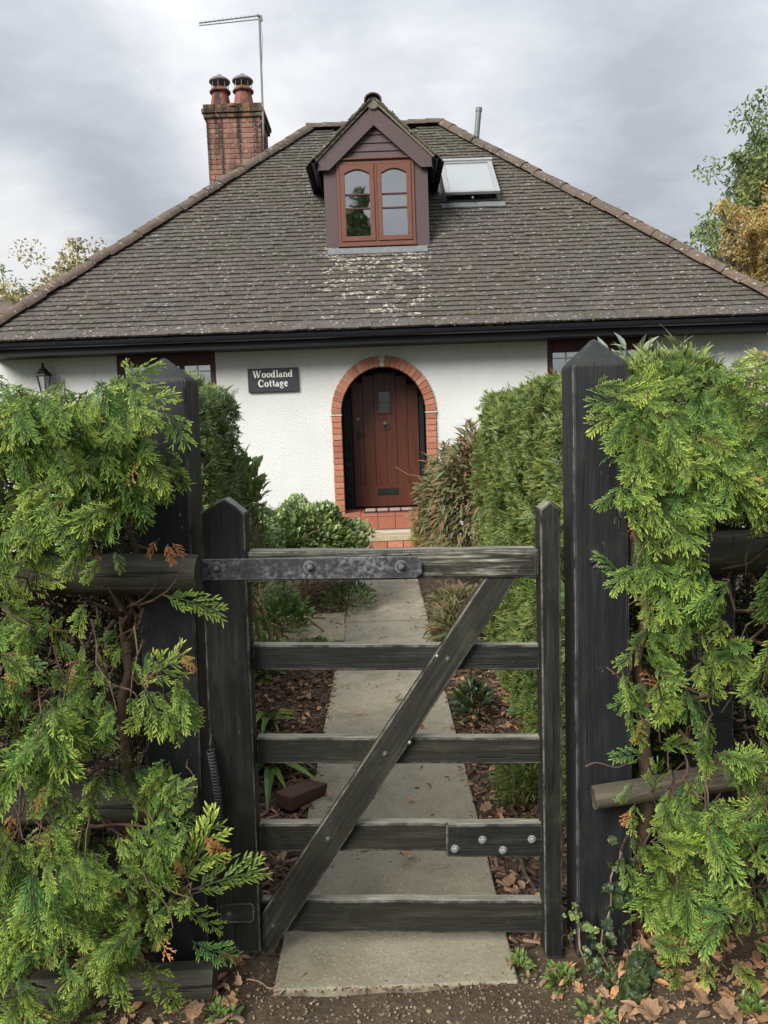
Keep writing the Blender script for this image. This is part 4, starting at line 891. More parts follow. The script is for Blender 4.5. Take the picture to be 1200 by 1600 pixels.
mk('skylight_hood', sash_box(sxl - .02, sxr + .02, -.04, .03, .04, .075), 'skyframe', skl, bevel=.006)
mk('skylight_pane', sash_box(sxl + .075, sxr - .075, .08, lenS - .06, .02, .03), 'skyglass', skl)
for xx in (sxl + .03, sxr - .03): mk('sash_stay', tube([onroof(xx, sb + .05, .06), np.array([xx, h0[1], h0[2]]) - sv * (lenS - .02)], .008, 6), 'aerial', skl)
mk('sash_handle', lathe([(.018, 0), (.018, .02), (.008, .03)], np.array([(sxl + sxr) / 2, h0[1], h0[2]]) - sv * (lenS + .0) + np.array([0, -.0, -.05]), 10, 'y'), 'bolt', skl)
# ---- vent pipe
a, b = P(748, 174, 14.6), P(743, 232, 14.6); b = b + (b - a) * .5
vp = thing('vent_pipe', b, None, None); adopt(vp, house)
mk('pipe', tube([b, a], .05, 12), 'cowl', vp, smooth='auto'); mk('pipe_cap', tube([a - (a - b) * .01, a + (a - b) / np.linalg.norm(a - b) * .06], .058, 12), 'cowl', vp, smooth='auto')
# ---- chimney
CY0, CY1 = 14.15, 15.05; CX0, CX1 = -2.885, -1.915
ch = thing('chimney', ((CX0 + CX1) / 2, (CY0 + CY1) / 2, 5.4), None, None); adopt(ch, house)
mk('chimney_core', box(CX0 + .012, CX1 - .012, CY0 + .012, CY1 - .012, 5.2, 7.36), 'oldmortar', ch)
bz = 5.35; course = .0865; k = 0
meshes_b = {}
def brick_obj(x0, x1, y0, y1, z0, z1, mat, par):
    key = (round(x1 - x0, 3), round(y1 - y0, 3), round(z1 - z0, 3), mat)
    if key not in meshes_b:
        o = mk('brick', box(x0, x1, y0, y1, z0, z1), mat, par, bevel=.004); meshes_b[key] = o.data; return o
    o = bpy.data.objects.new('brick', meshes_b[key]); C.objects.link(o); o.location = ((x0 + x1) / 2, (y0 + y1) / 2, (z0 + z1) / 2); adopt(o, par); return o
Wc = CX1 - CX0
while bz + course < 7.20:
    full = .242; half = .121
    seq = [full] * 4 if k % 2 == 0 else [half] + [full] * 3 + [half]
    x = CX0; 
    for L in seq:
        brick_obj(x + .004, x + L - .006, CY0 - rg.uniform(0, .004), CY0 + .1, bz + .005, bz + course - .006, 'oldbrick', ch); x += L
    for y_ in np.arange(CY0 + .105, CY1 - .1, .242):
        brick_obj(CX1 - .1, CX1 + rg.uniform(0, .003), y_ + .004, min(y_ + .236, CY1), bz + .005, bz + course - .006, 'oldbrick', ch)
        if bz > 6.2: brick_obj(CX0 - rg.uniform(0, .003), CX0 + .1, y_ + .004, min(y_ + .236, CY1), bz + .005, bz + course - .006, 'oldbrick', ch)
    bz += course; k += 1
for j, (gr, h) in enumerate(((.035, .07), (.06, .075), (.035, .075))):
    nbk = 5; 
    for i in range(nbk):
        x0 = CX0 - gr + (Wc + 2 * gr) * i / nbk; x1 = x0 + (Wc + 2 * gr) / nbk
        brick_obj(x0 + .003, x1 - .004, CY0 - gr, CY0 + .12, bz + .004, bz + h, 'capbrick', ch)
    brick_obj(CX0 - gr, CX0 + .1, CY0 + .125, CY1 + gr, bz + .004, bz + h, 'capbrick', ch); brick_obj(CX1 - .1, CX1 + gr, CY0 + .125, CY1 + gr, bz + .004, bz + h, 'capbrick', ch)
    bz += h + .004
mk('flaunching', lathe([(.52, 0), (.50, .05), (.30, .09)], ((CX0 + CX1) / 2, (CY0 + CY1) / 2, bz - .05), 8), 'capbrick', ch)
for px, s in ((345, 1.0), (381, 1.03)):
    pc = P(px, 163, 14.5); z0 = bz - .02; x_, y_ = pc[0], 14.5
    mk('chimney_pot', lathe([(.20, -.02), (.195, .03), (.18, .12), (.15, .30), (.14, .34), (.185, .35), (.19, .37), (.13, .43), (.10, .42)], (x_, y_, z0), 18), 'pot', ch, smooth='auto')
    hb = z0 + .40; cg = A()
    for t in np.linspace(0, 2 * PI, 9)[:-1]: cg.add(tube([(x_ + .15 * math.cos(t), y_ + .15 * math.sin(t), hb - .03), (x_ + .155 * math.cos(t), y_ + .155 * math.sin(t), hb + .15)], .006, 5))
    mk('cowl_cage', cg, 'cowl', ch); mk('cowl_cap', lathe([(.185, .13), (.19, .15), (.15, .19), (.08, .225), (.05, .23), (.04, .26), (.001, .265)], (x_, y_, hb), 18), 'cowl', ch, smooth='auto')

# ---- television aerial
Yt = 14.12
tv = thing('television_aerial', P(412, 230, Yt), 'thin television aerial on a tall mast strapped to the chimney', 'aerial')
b_, t_ = P(412, 212, Yt), P(405, 24, Yt)
mk('mast', tube([b_, t_], .019, 8), 'aerial', tv, smooth='auto')
a1, a2 = P(407, 24, Yt), P(311, 36, Yt - .0)
mk('boom', tube([a1, a2], .012, 6), 'aerial', tv); mk('boom', tube([P(406, 30, Yt), P(311, 40, Yt)], .009, 6), 'aerial', tv)
mk('boom_clamp', tube([P(401, 24, Yt - .02), P(408, 25, Yt - .02), P(409, 33, Yt - .02)], .02, 6), 'aerial', tv)
el = A()
for i in range(14):
    p = a1 + (a2 - a1) * (i + .5) / 14; el.add(tube([p + [0, -.08, .008], p + [0, .08, .008]], .002, 4))
mk('elements', el, 'aerial', tv)
mk('wall_bracket', A().add(tube([P(400, 178, Yt), P(413, 174, Yt)], .012, 6)).add(tube([P(402, 196, Yt), P(412, 186, Yt)], .012, 6)), 'aerial', tv)
mk('cable', tube([P(407, 30, Yt - .03), P(410, 60, Yt - .03), P(409, 120, Yt - .03), P(412, 180, Yt - .03), P(411, 235, Yt - .03)], .005, 5), 'aerial', tv)

# ---- name sign
s0_, s1_ = P(386.5, 574, WY - .03), P(467, 612, WY - .03)
sgx0, sgx1, sgz1, sgz0 = s0_[0], s1_[0], 2.535, 2.205
sg = thing('name_sign', ((sgx0 + sgx1) / 2, WY - .02, sgz0), 'dark rectangular house sign reading Woodland Cottage on white wall', 'sign')
mk('sign_board', box(sgx0, sgx1, WY - .045, WY - .012, sgz0, sgz1), 'slate', sg, bevel=.006, seg=2)
def stroke(pts, w0, w1=None):
    w1 = w0 if w1 is None else w1; V = []; F = []; pts = [np.array(p, float) for p in pts]; m_ = len(pts)
    for i, p in enumerate(pts):
        d = pts[min(i + 1, m_ - 1)] - pts[max(i - 1, 0)]; d /= np.linalg.norm(d); n_ = np.array([-d[1], d[0]]); wv = w0 + (w1 - w0) * (i / (m_ - 1)) if not isinstance(w0, list) else w0[i]
        V += [p + n_ * wv / 2, p - n_ * wv / 2]
    F = [(2 * i, 2 * i + 1, 2 * i + 3, 2 * i + 2) for i in range(m_ - 1)]
    return V, F
def ell(cx, cy, rx, ry, a0=0, a1=360, n=14): return [(cx + rx * math.cos(RAD(a0 + (a1 - a0) * i / n)), cy + ry * math.sin(RAD(a0 + (a1 - a0) * i / n))) for i in range(n + 1)]
def owid(n=14, a0=0, a1=360, t=.07, T_=.2): return [t + (T_ - t) * abs(math.cos(RAD(a0 + (a1 - a0) * i / n))) ** 1.2 for i in range(n + 1)]
xh = .66; TK, TN = .20, .08
def ser(x, y_, w_=.30): return ([(x - w_ / 2, y_), (x + w_ / 2, y_)], .07)
GL = {
 'W': (1.30, [([(.14, 1), (.40, 0)], TK), ([(.40, 0), (.64, .95)], TN), ([(.60, 1), (.86, 0)], TK), ([(.86, 0), (1.12, 1)], TN), ser(.14, .97), ser(.62, .97, .28), ser(1.12, .97, .24)]),
 'o': (.66, [(ell(.32, xh / 2, .22, xh / 2 - .03), 'o')]),
 'd': (.72, [(ell(.28, xh / 2, .19, xh / 2 - .03), 'o'), ([(.50, .0), (.50, 1)], .18), ser(.45, .97, .22), ser(.56, .035, .22)]),
 'l': (.40, [([(.20, 0), (.20, 1)], .18), ser(.16, .97, .22), ser(.20, .035, .34)]),
 'a': (.64, [(ell(.26, .20, .17, .17), 'o'), ([(.44, .06), (.44, .42)], .17), (ell(.30, .42, .15, .20, 10, 160, 8), .09), ([(.14, .50), (.18, .45)], .12), ser(.50, .035, .18)]),
 'n': (.72, [([(.17, 0), (.17, xh)], .17), (ell(.35, .44, .19, .18, 170, 0, 8), .11), ([(.54, .46), (.54, 0)], .17), ser(.12, xh - .03, .2), ser(.17, .035, .3), ser(.54, .035, .3)]),
 'C': (.92, [(ell(.48, .5, .36, .46, 48, 312, 16), 'c'), ([(.76, .62), (.76, .98)], .07), ([(.76, .04), (.80, .32)], .05)]),
 't': (.46, [([(.22, .12), (.22, .9)], .17), ([(.04, xh - .03), (.40, xh - .03)], .07), (ell(.32, .13, .10, .10, 180, 320, 6), .09)]),
 'g': (.66, [(ell(.27, .44, .17, .18), 'o'), (ell(.29, -.10, .22, .15), .09), ([(.16, .26), (.14, .12), (.40, .06)], .09), ([(.40, .58), (.56, .63)], .09)]),
 'e': (.60, [(ell(.30, xh / 2, .20, xh / 2 - .03, 20, 330, 14), 'c'), ([(.12, .37), (.49, .37)], .07)]),
}
def word(text, xc, zb, hgt_):
    wtot = sum(GL[c_][0] for c_ in text); x = xc - wtot * hgt_ / 2
    for c_ in text:
        g = A()
        for j, (pts, wd) in enumerate(GL[c_][1]):
            if wd == 'o': wd = owid(len(pts) - 1)
            elif wd == 'c': wd = [.07 + .14 * max(0, math.sin(PI * i / (len(pts) - 1))) for i in range(len(pts))]
            V, F = stroke(pts, wd)
            yf = WY - .0475 - j * .0004; g.add(([(x + v[0] * hgt_, yf, zb + v[1] * hgt_) for v in V], F))
        o = mk('letter', g, 'letter', sg); x += GL[c_][0] * hgt_
sxc = (sgx0 + sgx1) / 2
word('Woodland', sxc, 2.405, .097); word('Cottage', sxc, 2.278, .097)

# ---- lantern on the wall at the left
lc = P(68, 587, WY - .15)
ln = thing('wall_lantern', (lc[0], WY, lc[2] - .2), 'black wall lantern with finial above the left hedge', 'lantern')
mk('lantern_roof', lathe([(.118, 0), (.112, .012), (.075, .055), (.05, .09), (.03, .10), (.03, .115), (.015, .125), (.022, .14), (.022, .155), (.008, .17), (.001, .2)], (lc[0], lc[1], lc[2]), 6), 'black', ln)
mk('lantern_glass', lathe([(.055, -.22), (.09, -.005)], (lc[0], lc[1], lc[2]), 6), 'skyglass', ln)
lf = A()
for k in range(6): t = 2 * PI * k / 6; lf.add(tube([(lc[0] + .058 * math.cos(t), lc[1] + .058 * math.sin(t), lc[2] - .22), (lc[0] + .095 * math.cos(t), lc[1] + .095 * math.sin(t), lc[2])], .006, 4))
lf.add(lathe([(.065, -.245), (.065, -.22)], (lc[0], lc[1], lc[2]), 6)); mk('lantern_cage', lf, 'black', ln)
mk('lantern_arm', tube([(lc[0], lc[1], lc[2] - .24), (lc[0], lc[1] + .02, lc[2] - .33), (lc[0], WY - .01, lc[2] - .30)], .012, 6), 'black', ln)

# ================================================================== GATE POSTS
def post(x0b, x1b, x0t, x1t, yf, dp, z1, apex, mat, label, ch_=.008):
    o = thing('gate_post', ((x0b + x1b) / 2, yf + dp / 2, 0), label, 'post', 'the two tall gate posts')
    V = []; n = 8
    for i in range(n + 1):
        t = i / n; z = -.12 + (z1 + .12) * t; a, b = x0b + (x0t - x0b) * t, x1b + (x1t - x1b) * t; j = rg.normal(0, .0012, 4)
        V += [(a + j[0], yf + j[1], z), (b + j[2], yf + j[1], z), (b + j[2], yf + dp, z), (a + j[0], yf + dp, z)]
    F = [(3, 2, 1, 0)]
    for i in range(n):
        for k in range(4): F.append((4 * i + k, 4 * i + (k + 1) % 4, 4 * i + 4 + (k + 1) % 4, 4 * i + 4 + k))
    V.append(((x0t + x1t) / 2, yf + dp / 2, apex)); m_ = 4 * n
    F += [(m_ + k, m_ + (k + 1) % 4, m_ + 4) for k in range(4)]
    R3 = np.array([[0, 0, -1.0], [0, 1, 0], [1, 0, 0]])
    mk('post_timber', (V, F), mat, o, frame=R3, bevel=ch_, seg=2); return o
postL = post(-.740, -.575, -.690, -.535, 2.15, .155, 1.765, 1.835, 'post', 'tall black gate post at the left with a pointed top, half hidden by foliage')
postR = post(.532, .700, .534, .690, 2.15, .13, 1.765, 1.845, 'post', 'tall black gate post at the right with a pointed top and knot')
kn = P(930, 882, 2.149)
mk('knot', ([kn + [.017 * math.cos(t) * (1 + .3 * math.sin(3 * t)), -.0012 + .0004 * math.sin(5 * t), .009 * math.sin(t) + .006 * math.cos(t)] for t in np.linspace(0, 2 * PI, 15)[:-1]] + [kn + [0, .003, 0]], [(i, (i + 1) % 14, 14) for i in range(14)]), 'black', postR)

# ================================================================== GATE
gt = thing('garden_gate', (0, 2.2, 0), 'weathered black timber five-bar garden gate with diagonal brace', 'gate')
def pl(name, xa, ya, xb, yb, hpx, Yf, dep, mat, **k):
    a, b = P(xa, ya, Yf), P(xb, yb, Yf); sc = np.linalg.norm(P(xa, ya + hpx / 2, Yf) - P(xa, ya - hpx / 2, Yf))
    return plank(name, a, b, sc, dep, mat, gt, **k)
def stile(tl, tr, bl, br, pk, Yf, dep):
    TL, TR, BL, BR, PK = [P(*q_, Yf) for q_ in (tl, tr, bl, br, pk)]
    poly = [BL, BR, BR * .5 + TR * .5, TR, PK, TL, BL * .5 + TL * .5]; n = len(poly); V = [tuple(p) for p in poly] + [(p[0], p[1] + dep, p[2]) for p in poly]
    F = [tuple(range(n)), tuple(range(2 * n - 1, n - 1, -1))] + [(i, i + n, (i + 1) % n + n, (i + 1) % n) for i in range(n)]
    mi = [0] * len(F); mi[2 + 3] = 1; mi[2 + 4] = 1
    ax = (TL + TR) / 2 - (BL + BR) / 2; ax /= np.linalg.norm(ax); yv = np.array([0, 1.0, 0]); zv = np.cross(ax, yv)
    mk('stile', (V, F), ['gate', 'worn'], gt, frame=np.stack([ax, yv, zv], 1), bevel=.004, seg=2, mi=mi)
stile((312, 801), (382, 803), (341, 1489), (408, 1489), (350, 778), 2.14, .07)
stile((844, 797), (876, 797), (852, 1497), (880, 1497), (860, 783), 2.14, .075)
pl('top_rail', 384, 885, 843, 881, 46, 2.152, .065, 'railfront', topmat='worn', bevel=.010, seg=2)
pl('rail', 394, 1028, 845, 1028, 40, 2.185, .036, 'gate', topmat='worn'); pl('rail', 400, 1173, 849, 1173, 41, 2.185, .036, 'gatelow', topmat='worn')
pl('rail', 404, 1310, 851, 1309, 43, 2.185, .036, 'gatelow', topmat='worn'); pl('rail', 406, 1433, 853, 1433, 50, 2.185, .036, 'gatelow', topmat='worn')
# brace
BL_ = [P(*q_, 2.160) for q_ in ((409, 1492), (428, 1486), (812, 898), (762, 898), (409, 1428))]
n = 5; V = [tuple(p) for p in BL_] + [(p[0], p[1] + .0245, p[2]) for p in BL_]; ax = P(780, 900, 2.16) - P(425, 1450, 2.16); ax /= np.linalg.norm(ax); yv = np.array([0, 1.0, 0])
mk('brace', (V, [tuple(range(n)), tuple(range(2 * n - 1, n - 1, -1))] + [(i, i + n, (i + 1) % n + n, (i + 1) % n) for i in range(n)]), 'gatelow', gt, frame=np.stack([ax, yv, np.cross(ax, yv)], 1), bevel=.004, seg=2)
# strap hinge with domed bolts
sp_ = [P(*q_, 2.136) for q_ in ((316, 874), (650, 869), (659, 878), (659, 896), (650, 903), (316, 907))]
n = 6; V = [tuple(p) for p in sp_] + [(p[0], p[1] + .006, p[2]) for p in sp_]
strap = mk('hinge_strap', (V, [tuple(range(n)), tuple(range(2 * n - 1, n - 1, -1))] + [(i, i + n, (i + 1) % n + n, (i + 1) % n) for i in range(n)]), 'strap', gt, bevel=.0015)
mk('strap_packing', (lambda a, b: box(a[0], b[0], 2.1425, 2.152, b[2], a[2]))(P(386, 874, 2.142), P(640, 900, 2.142)), 'gate', gt)
for px, py in ((338, 888), (484, 886), (627, 885)):
    mk('bolt', dome(P(px, py, 2.1365), .0145, .014, 16), 'strap', strap, smooth='auto')
for px, py in ((700, 1030), (602, 1178), (513, 1311), (427, 1447)): mk('bolt', dome(P(px, py, 2.1605), .0075, .006, 12), 'iron', gt, smooth='auto')
for px, py in ((683, 1025), (640, 1160)): mk('nail', dome(P(px, py, 2.1605), .0045, .003, 8), 'bolt', gt)
# latch block
lb = [P(*q_, 2.160) for q_ in ((697, 1290), (849, 1288), (849, 1340), (697, 1340))]
n = 4; V = [tuple(p) for p in lb] + [(p[0], p[1] + .0245, p[2]) for p in lb]
blk = mk('latch_block', (V, [tuple(range(n)), tuple(range(2 * n - 1, n - 1, -1))] + [(i, i + n, (i + 1) % n + n, (i + 1) % n) for i in range(n)]), ['gate', 'worn'], gt, bevel=.005, seg=2, mi=[0, 0, 1, 0, 0, 0])
for px, py in ((711, 1326), (754, 1312), (786, 1328), (831, 1311)):
    c_ = P(px, py, 2.1605); nb2 = A().add(lathe([(.0125, 0), (.0125, .002), (.011, .0025)], c_, 16, 'y')).add(lathe([(.0085, .002), (.0085, .008), (.006, .010)], c_, 6, 'y'))
    mk('bolt', nb2, 'bolt', blk)
# bottom hinge plate
hp = [P(*q_, 2.135) for q_ in ((344, 1413), (392, 1411), (397, 1416), (397, 1437), (392, 1442), (344, 1442))]
n = 6; V = [tuple(p) for p in hp] + [(p[0], p[1] + .0045, p[2]) for p in hp]
hpl = mk('hinge_plate', (V, [tuple(range(n)), tuple(range(2 * n - 1, n - 1, -1))] + [(i, i + n, (i + 1) % n + n, (i + 1) % n) for i in range(n)]), 'gatelow', gt, bevel=.0015)
mk('bolt', dome(P(358, 1429, 2.1355), .008, .006, 12), 'iron', hpl, smooth='auto'); mk('bolt', dome(P(383, 1424, 2.1355), .004, .003, 10), 'black', hpl)
# closing spring
a, b = P(329, 1172, 2.115), P(343, 1296, 2.115); ax = b - a; L = np.linalg.norm(ax); ax /= L; s1 = np.cross(ax, [0, 1, 0]); s1 /= np.linalg.norm(s1); s2 = np.array([0, 1.0, 0]); pts = []
for i in range(26 * 10 + 1):
    t = i / 260; an = 2 * PI * i / 10; bow = math.sin(PI * t) * .006; pts.append(a + ax * L * t + s1 * (.0105 * math.cos(an) + bow) + s2 * .0105 * math.sin(an))
mk('spring', tube(pts, .0023, 5), 'iron', gt, smooth=True)
mk('spring_hook', A().add(tube([a - ax * .035 + s2 * .03, a - ax * .015, a], .0035, 6)).add(tube([b, b + ax * .012, b + ax * .02 + s2 * .03], .0045, 6)), 'iron', gt)

# ================================================================== LOG RAILS
def lograil(par, a, b, r0, r1, mat, name='log_rail'):
    a, b = np.array(a), np.array(b); n = 12; V = []; F = []; d = (b - a); L = np.linalg.norm(d); d /= L
    s_ = np.array([0, -1.0, 0]); s_ -= d * np.dot(d, s_); s_ /= np.linalg.norm(s_); u = np.cross(d, s_); m_ = 18
    for i in range(m_ + 1):
        t = i / m_; r = r0 + (r1 - r0) * t + .002 * math.sin(9 * t + r0 * 99); cc = a + d * L * t + u * .004 * math.sin(5 * t + a[2])
        for k in range(n): an = 2 * PI * k / n; q_ = r * (1 + .05 * math.sin(3 * an + a[2] * 7)); x_, y_ = math.cos(an), math.sin(an); V.append(cc + u * q_ * x_ + s_ * (q_ * y_ if y_ > -.2 else -.2 * q_))
    for i in range(m_):
        for k in range(n): F.append((i * n + k, i * n + (k + 1) % n, (i + 1) * n + (k + 1) % n, (i + 1) * n + k))
    F += [tuple(range(n)), tuple(m_ * n + k for k in range(n - 1, -1, -1))]
    return mk(name, (V, F), mat, par, frame=np.stack([d, s_, u], 1) if np.linalg.det(np.stack([d, s_, u], 1)) > 0 else np.stack([d, u, s_], 1), smooth='auto', bevel=0)
fl = thing('log_fence', (-1.2, 2.12, 0), 'three greenish half-round log rails nailed across the left gate post', 'fence')
lograil(fl, P(-260, 905, 2.10), P(311, 897, 2.10), .060, .056, 'log'); lograil(fl, P(-260, 1262, 2.10), P(309, 1252, 2.10), .062, .06, 'log'); lograil(fl, P(-260, 1560, 2.10), P(339, 1533, 2.09), .064, .062, 'log')
mk('fence_post', tube([P(-120, 700, 2.2), P(-90, 1620, 2.2)], .06, 10), 'log', fl, smooth='auto')
frt = thing('log_fence', (1.2, 2.12, 0), 'grey round log rail with sawn end crossing the right gate post', 'fence')
lograil(frt, P(926, 1245, 2.095), P(1460, 1160, 2.2), .036, .055, 'oldlog')
lograil(frt, P(985, 862, 2.17), P(1460, 858, 2.2), .06, .065, 'log')
mk('fence_post', box(*sorted((P(1092, 1000, 2.26)[0], P(1150, 1000, 2.26)[0])), 2.26, 2.36, -.1, 1.5), 'post', frt, bevel=.006)

# ================================================================== HEDGES
spray_me = {}
def spray_mesh(k, mat):
    if (k, mat) not in spray_me:
        V, T, t = SP[k]; me = bpy.data.meshes.new('spray'); me.from_pydata([tuple(v) for v in V], [], [tuple(int(q) for q in f) for f in T]); me.materials.append(MT[mat])
        a = me.attributes.new('t', 'FLOAT', 'POINT'); a.data.foreach_set('value', t); a = me.attributes.new('rnd', 'FLOAT', 'POINT'); a.data.foreach_set('value', [k / 10] * len(V)); spray_me[(k, mat)] = me
    return spray_me[(k, mat)]
def wander(a, b, n=8, amp=.05, sag=0.0):
    a, b = np.array(a, float), np.array(b, float); L = np.linalg.norm(b - a); off = np.zeros(3); out = []; dr_ = rg.normal(0, 1, 3)
    ph = rg.uniform(0, 6, 3); fq = rg.uniform(3, 7, 3)
    for i in range(n + 1):
        t = i / n; out.append(a + (b - a) * t + math.sin(PI * t) * L * amp * np.sin(ph + fq * t) + np.array([0, 0, -sag * L * math.sin(PI * t)]))
    return out
def conifer_hedge(name, label, blobs, side, extra, brown, branches, core, trunks):
    h = thing(name, (side * 1.2, 2.3, 0), label, 'hedge')
    P0 = []; AX = []; NR = []; SZ = []; tips = []
    for (cx, cy, rx, ry, n) in blobs:
        left = n
        while left > 0:
            m_ = min(left, int(rg.integers(3, 8))); left -= m_
            r_ = math.sqrt(rg.random()); t = rg.uniform(0, 2 * PI); qx, qy = cx + rx * r_ * math.cos(t), cy + ry * r_ * math.sin(t); top = qy < 635
            Yc = 2.04 - 0.27 * rg.random() - .05 * (qy > 1250) + .10 * top; lat = rg.normal(0, .55)
            d0 = np.array([lat, -.5, rg.uniform(.05, .5)]) if top else np.array([lat, -.45 + rg.normal(0, .2), -rg.uniform(.15, 1.0)])
            n0 = np.array([rg.normal(0, .35), -1.0, rg.uniform(.2, 1.1)]); s0c = rg.choice([.055, .075, .095, .125]) * rg.uniform(.85, 1.1); cc = P(qx, qy, Yc)
            for q_ in range(m_):
                d = d0 + np.array([rg.normal(0, .42), rg.normal(0, .16), rg.normal(0, .2)])
                P0.append(cc + np.array([rg.normal(0, .030), rg.normal(0, .025), rg.normal(0, .028)])); AX.append(d); NR.append(n0 + rg.normal(0, .25, 3)); SZ.append(s0c * rg.uniform(.75, 1.2) * (.8 if top else 1))
    for (x0, y0, x1, y1, Yd) in extra:      # single sprays drawn from stem end to tip
        a, b = P(x0, y0, Yd), P(x1, y1, Yd - .03); P0.append(a); AX.append(b - a); NR.append(np.array([.1, -1, .5])); SZ.append(np.linalg.norm(b - a) * .95)
    P0 = np.array(P0); AX = np.array(AX); NR = np.array(NR); SZ = np.array(SZ); P0 = P0 - AX / np.linalg.norm(AX, axis=1, keepdims=True) * SZ[:, None] * .5 * (np.arange(len(P0)) < len(P0) - len(extra))[:, None]
    R3 = rot_frames(AX, NR); order = np.argsort(-(SZ / P0[:, 1]) * ((P0[:, 0] * side < 1.08) * 1.0 + .01)); first = set(order[:296].tolist()) | set(range(len(P0) - len(extra), len(P0)))
    inv = wloc(h).inverted(); cnt = 0
    for j in first:
        if cnt >= 298: break
        cnt += 1
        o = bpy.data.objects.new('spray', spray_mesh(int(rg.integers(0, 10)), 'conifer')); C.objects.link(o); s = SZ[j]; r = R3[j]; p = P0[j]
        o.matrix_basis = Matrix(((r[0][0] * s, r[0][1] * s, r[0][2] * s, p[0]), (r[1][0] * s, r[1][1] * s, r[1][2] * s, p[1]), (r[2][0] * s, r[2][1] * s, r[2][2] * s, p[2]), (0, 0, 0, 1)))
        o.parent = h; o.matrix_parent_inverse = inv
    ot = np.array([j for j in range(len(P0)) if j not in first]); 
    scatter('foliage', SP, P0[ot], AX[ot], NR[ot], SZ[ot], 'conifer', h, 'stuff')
    for (x0, y0, x1, y1, Yd) in brown:
        a, b = P(x0, y0, Yd), P(x1, y1, Yd - .02); s = np.linalg.norm(b - a); r = rot_frames(np.array([b - a]), np.array([[.1, -1, .4]]))[0]
        o = bpy.data.objects.new('brown_spray', spray_mesh(int(rg.integers(0, 10)), 'coniferbrown')); C.objects.link(o)
        o.matrix_basis = Matrix(((r[0][0] * s, r[0][1] * s, r[0][2] * s, a[0]), (r[1][0] * s, r[1][1] * s, r[1][2] * s, a[1]), (r[2][0] * s, r[2][1] * s, r[2][2] * s, a[2]), (0, 0, 0, 1)))
        o['label'] = 'dead orange-brown spray'; o.parent = h; o.matrix_parent_inverse = inv
    nd = 36; pk = rg.integers(0, len(P0), nd); dpp = P0[pk] + AX[pk] / np.linalg.norm(AX[pk], axis=1, keepdims=True) * .03 + [0, .02, 0]
    scatter('dead_bits', SPS, dpp, AX[pk] + rg.normal(0, .3, (nd, 3)), NR[pk], rg.uniform(.04, .08, nd), 'coniferbrown', h, 'stuff')
    # inner sprays, interior shade put into their dark colour
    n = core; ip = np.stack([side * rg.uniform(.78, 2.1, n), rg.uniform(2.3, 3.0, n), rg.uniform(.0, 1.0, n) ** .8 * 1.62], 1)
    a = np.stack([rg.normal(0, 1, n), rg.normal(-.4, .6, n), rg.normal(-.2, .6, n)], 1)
    scatter('inner_shade_mass', SPS, ip, a, unit(n), rg.uniform(.12, .2, n), 'conifershade', h, 'stuff')
    nt2 = 700; tp = np.stack([side * rg.uniform(.72, 2.2, nt2), rg.uniform(2.05, 3.0, nt2), rg.uniform(1.48, 1.60, nt2)], 1)
    a = np.stack([rg.normal(0, .7, nt2), rg.normal(-.2, .7, nt2), rg.normal(.2, .3, nt2)], 1)
    scatter('top_growth', SPS, tp, a, unit(nt2) * .5 + [0, -.3, 1], rg.uniform(.09, .14, nt2), 'conifer', h, 'stuff')
    for pts, r0, r1 in trunks:
        q_ = [P(*z_) for z_ in pts]; q_[0][2] = min(q_[0][2], 0.0) if pts[0][1] > 1380 else q_[0][2]
        mk('trunk', tube(sum([wander(a_, b_, 4, .04) for a_, b_ in zip(q_[:-1], q_[1:])], []), list(np.linspace(r0, r1 * .5, 5 * (len(q_) - 1))), 8), 'bark', h, smooth=True)
    for (x0, y0, Y0_, x1, y1, Y1_, r_) in branches:
        w_ = wander(P(x0, y0, Y0_), P(x1, y1, Y1_), 9, .10); mk('branch', tube(w_, list(np.linspace(r_, r_ * .2, 10)), 6), 'bark', h, smooth=True)
    tw = A()
    for j in rg.permutation(len(P0))[:int(len(P0) * .35)]:
        p = P0[j]
        if p[2] > 1.5: continue
        c_ = p + np.array([side * abs(rg.normal(0, .08)), rg.uniform(.10, .22), rg.normal(-.03, .08)]); tw.add(tube(wander(c_, p, 4, .06), [.003, .0026, .0022, .0018, .0015], 4, False))
    for j in range(260):
        c_ = np.array([side * rg.uniform(.85, 1.7), rg.uniform(2.08, 2.6), rg.uniform(.05, 1.4)]); tw.add(tube(wander(c_, c_ + rg.normal(0, .15, 3), 5, .15), [.005, .0045, .004, .003, .003, .002], 4, False))
    mk('twigs', tw, 'bark', h, kind='stuff')
    return h
K = 1.4
def bl(l): return [(a, b, c, d, int(n * K)) for a, b, c, d, n in l]
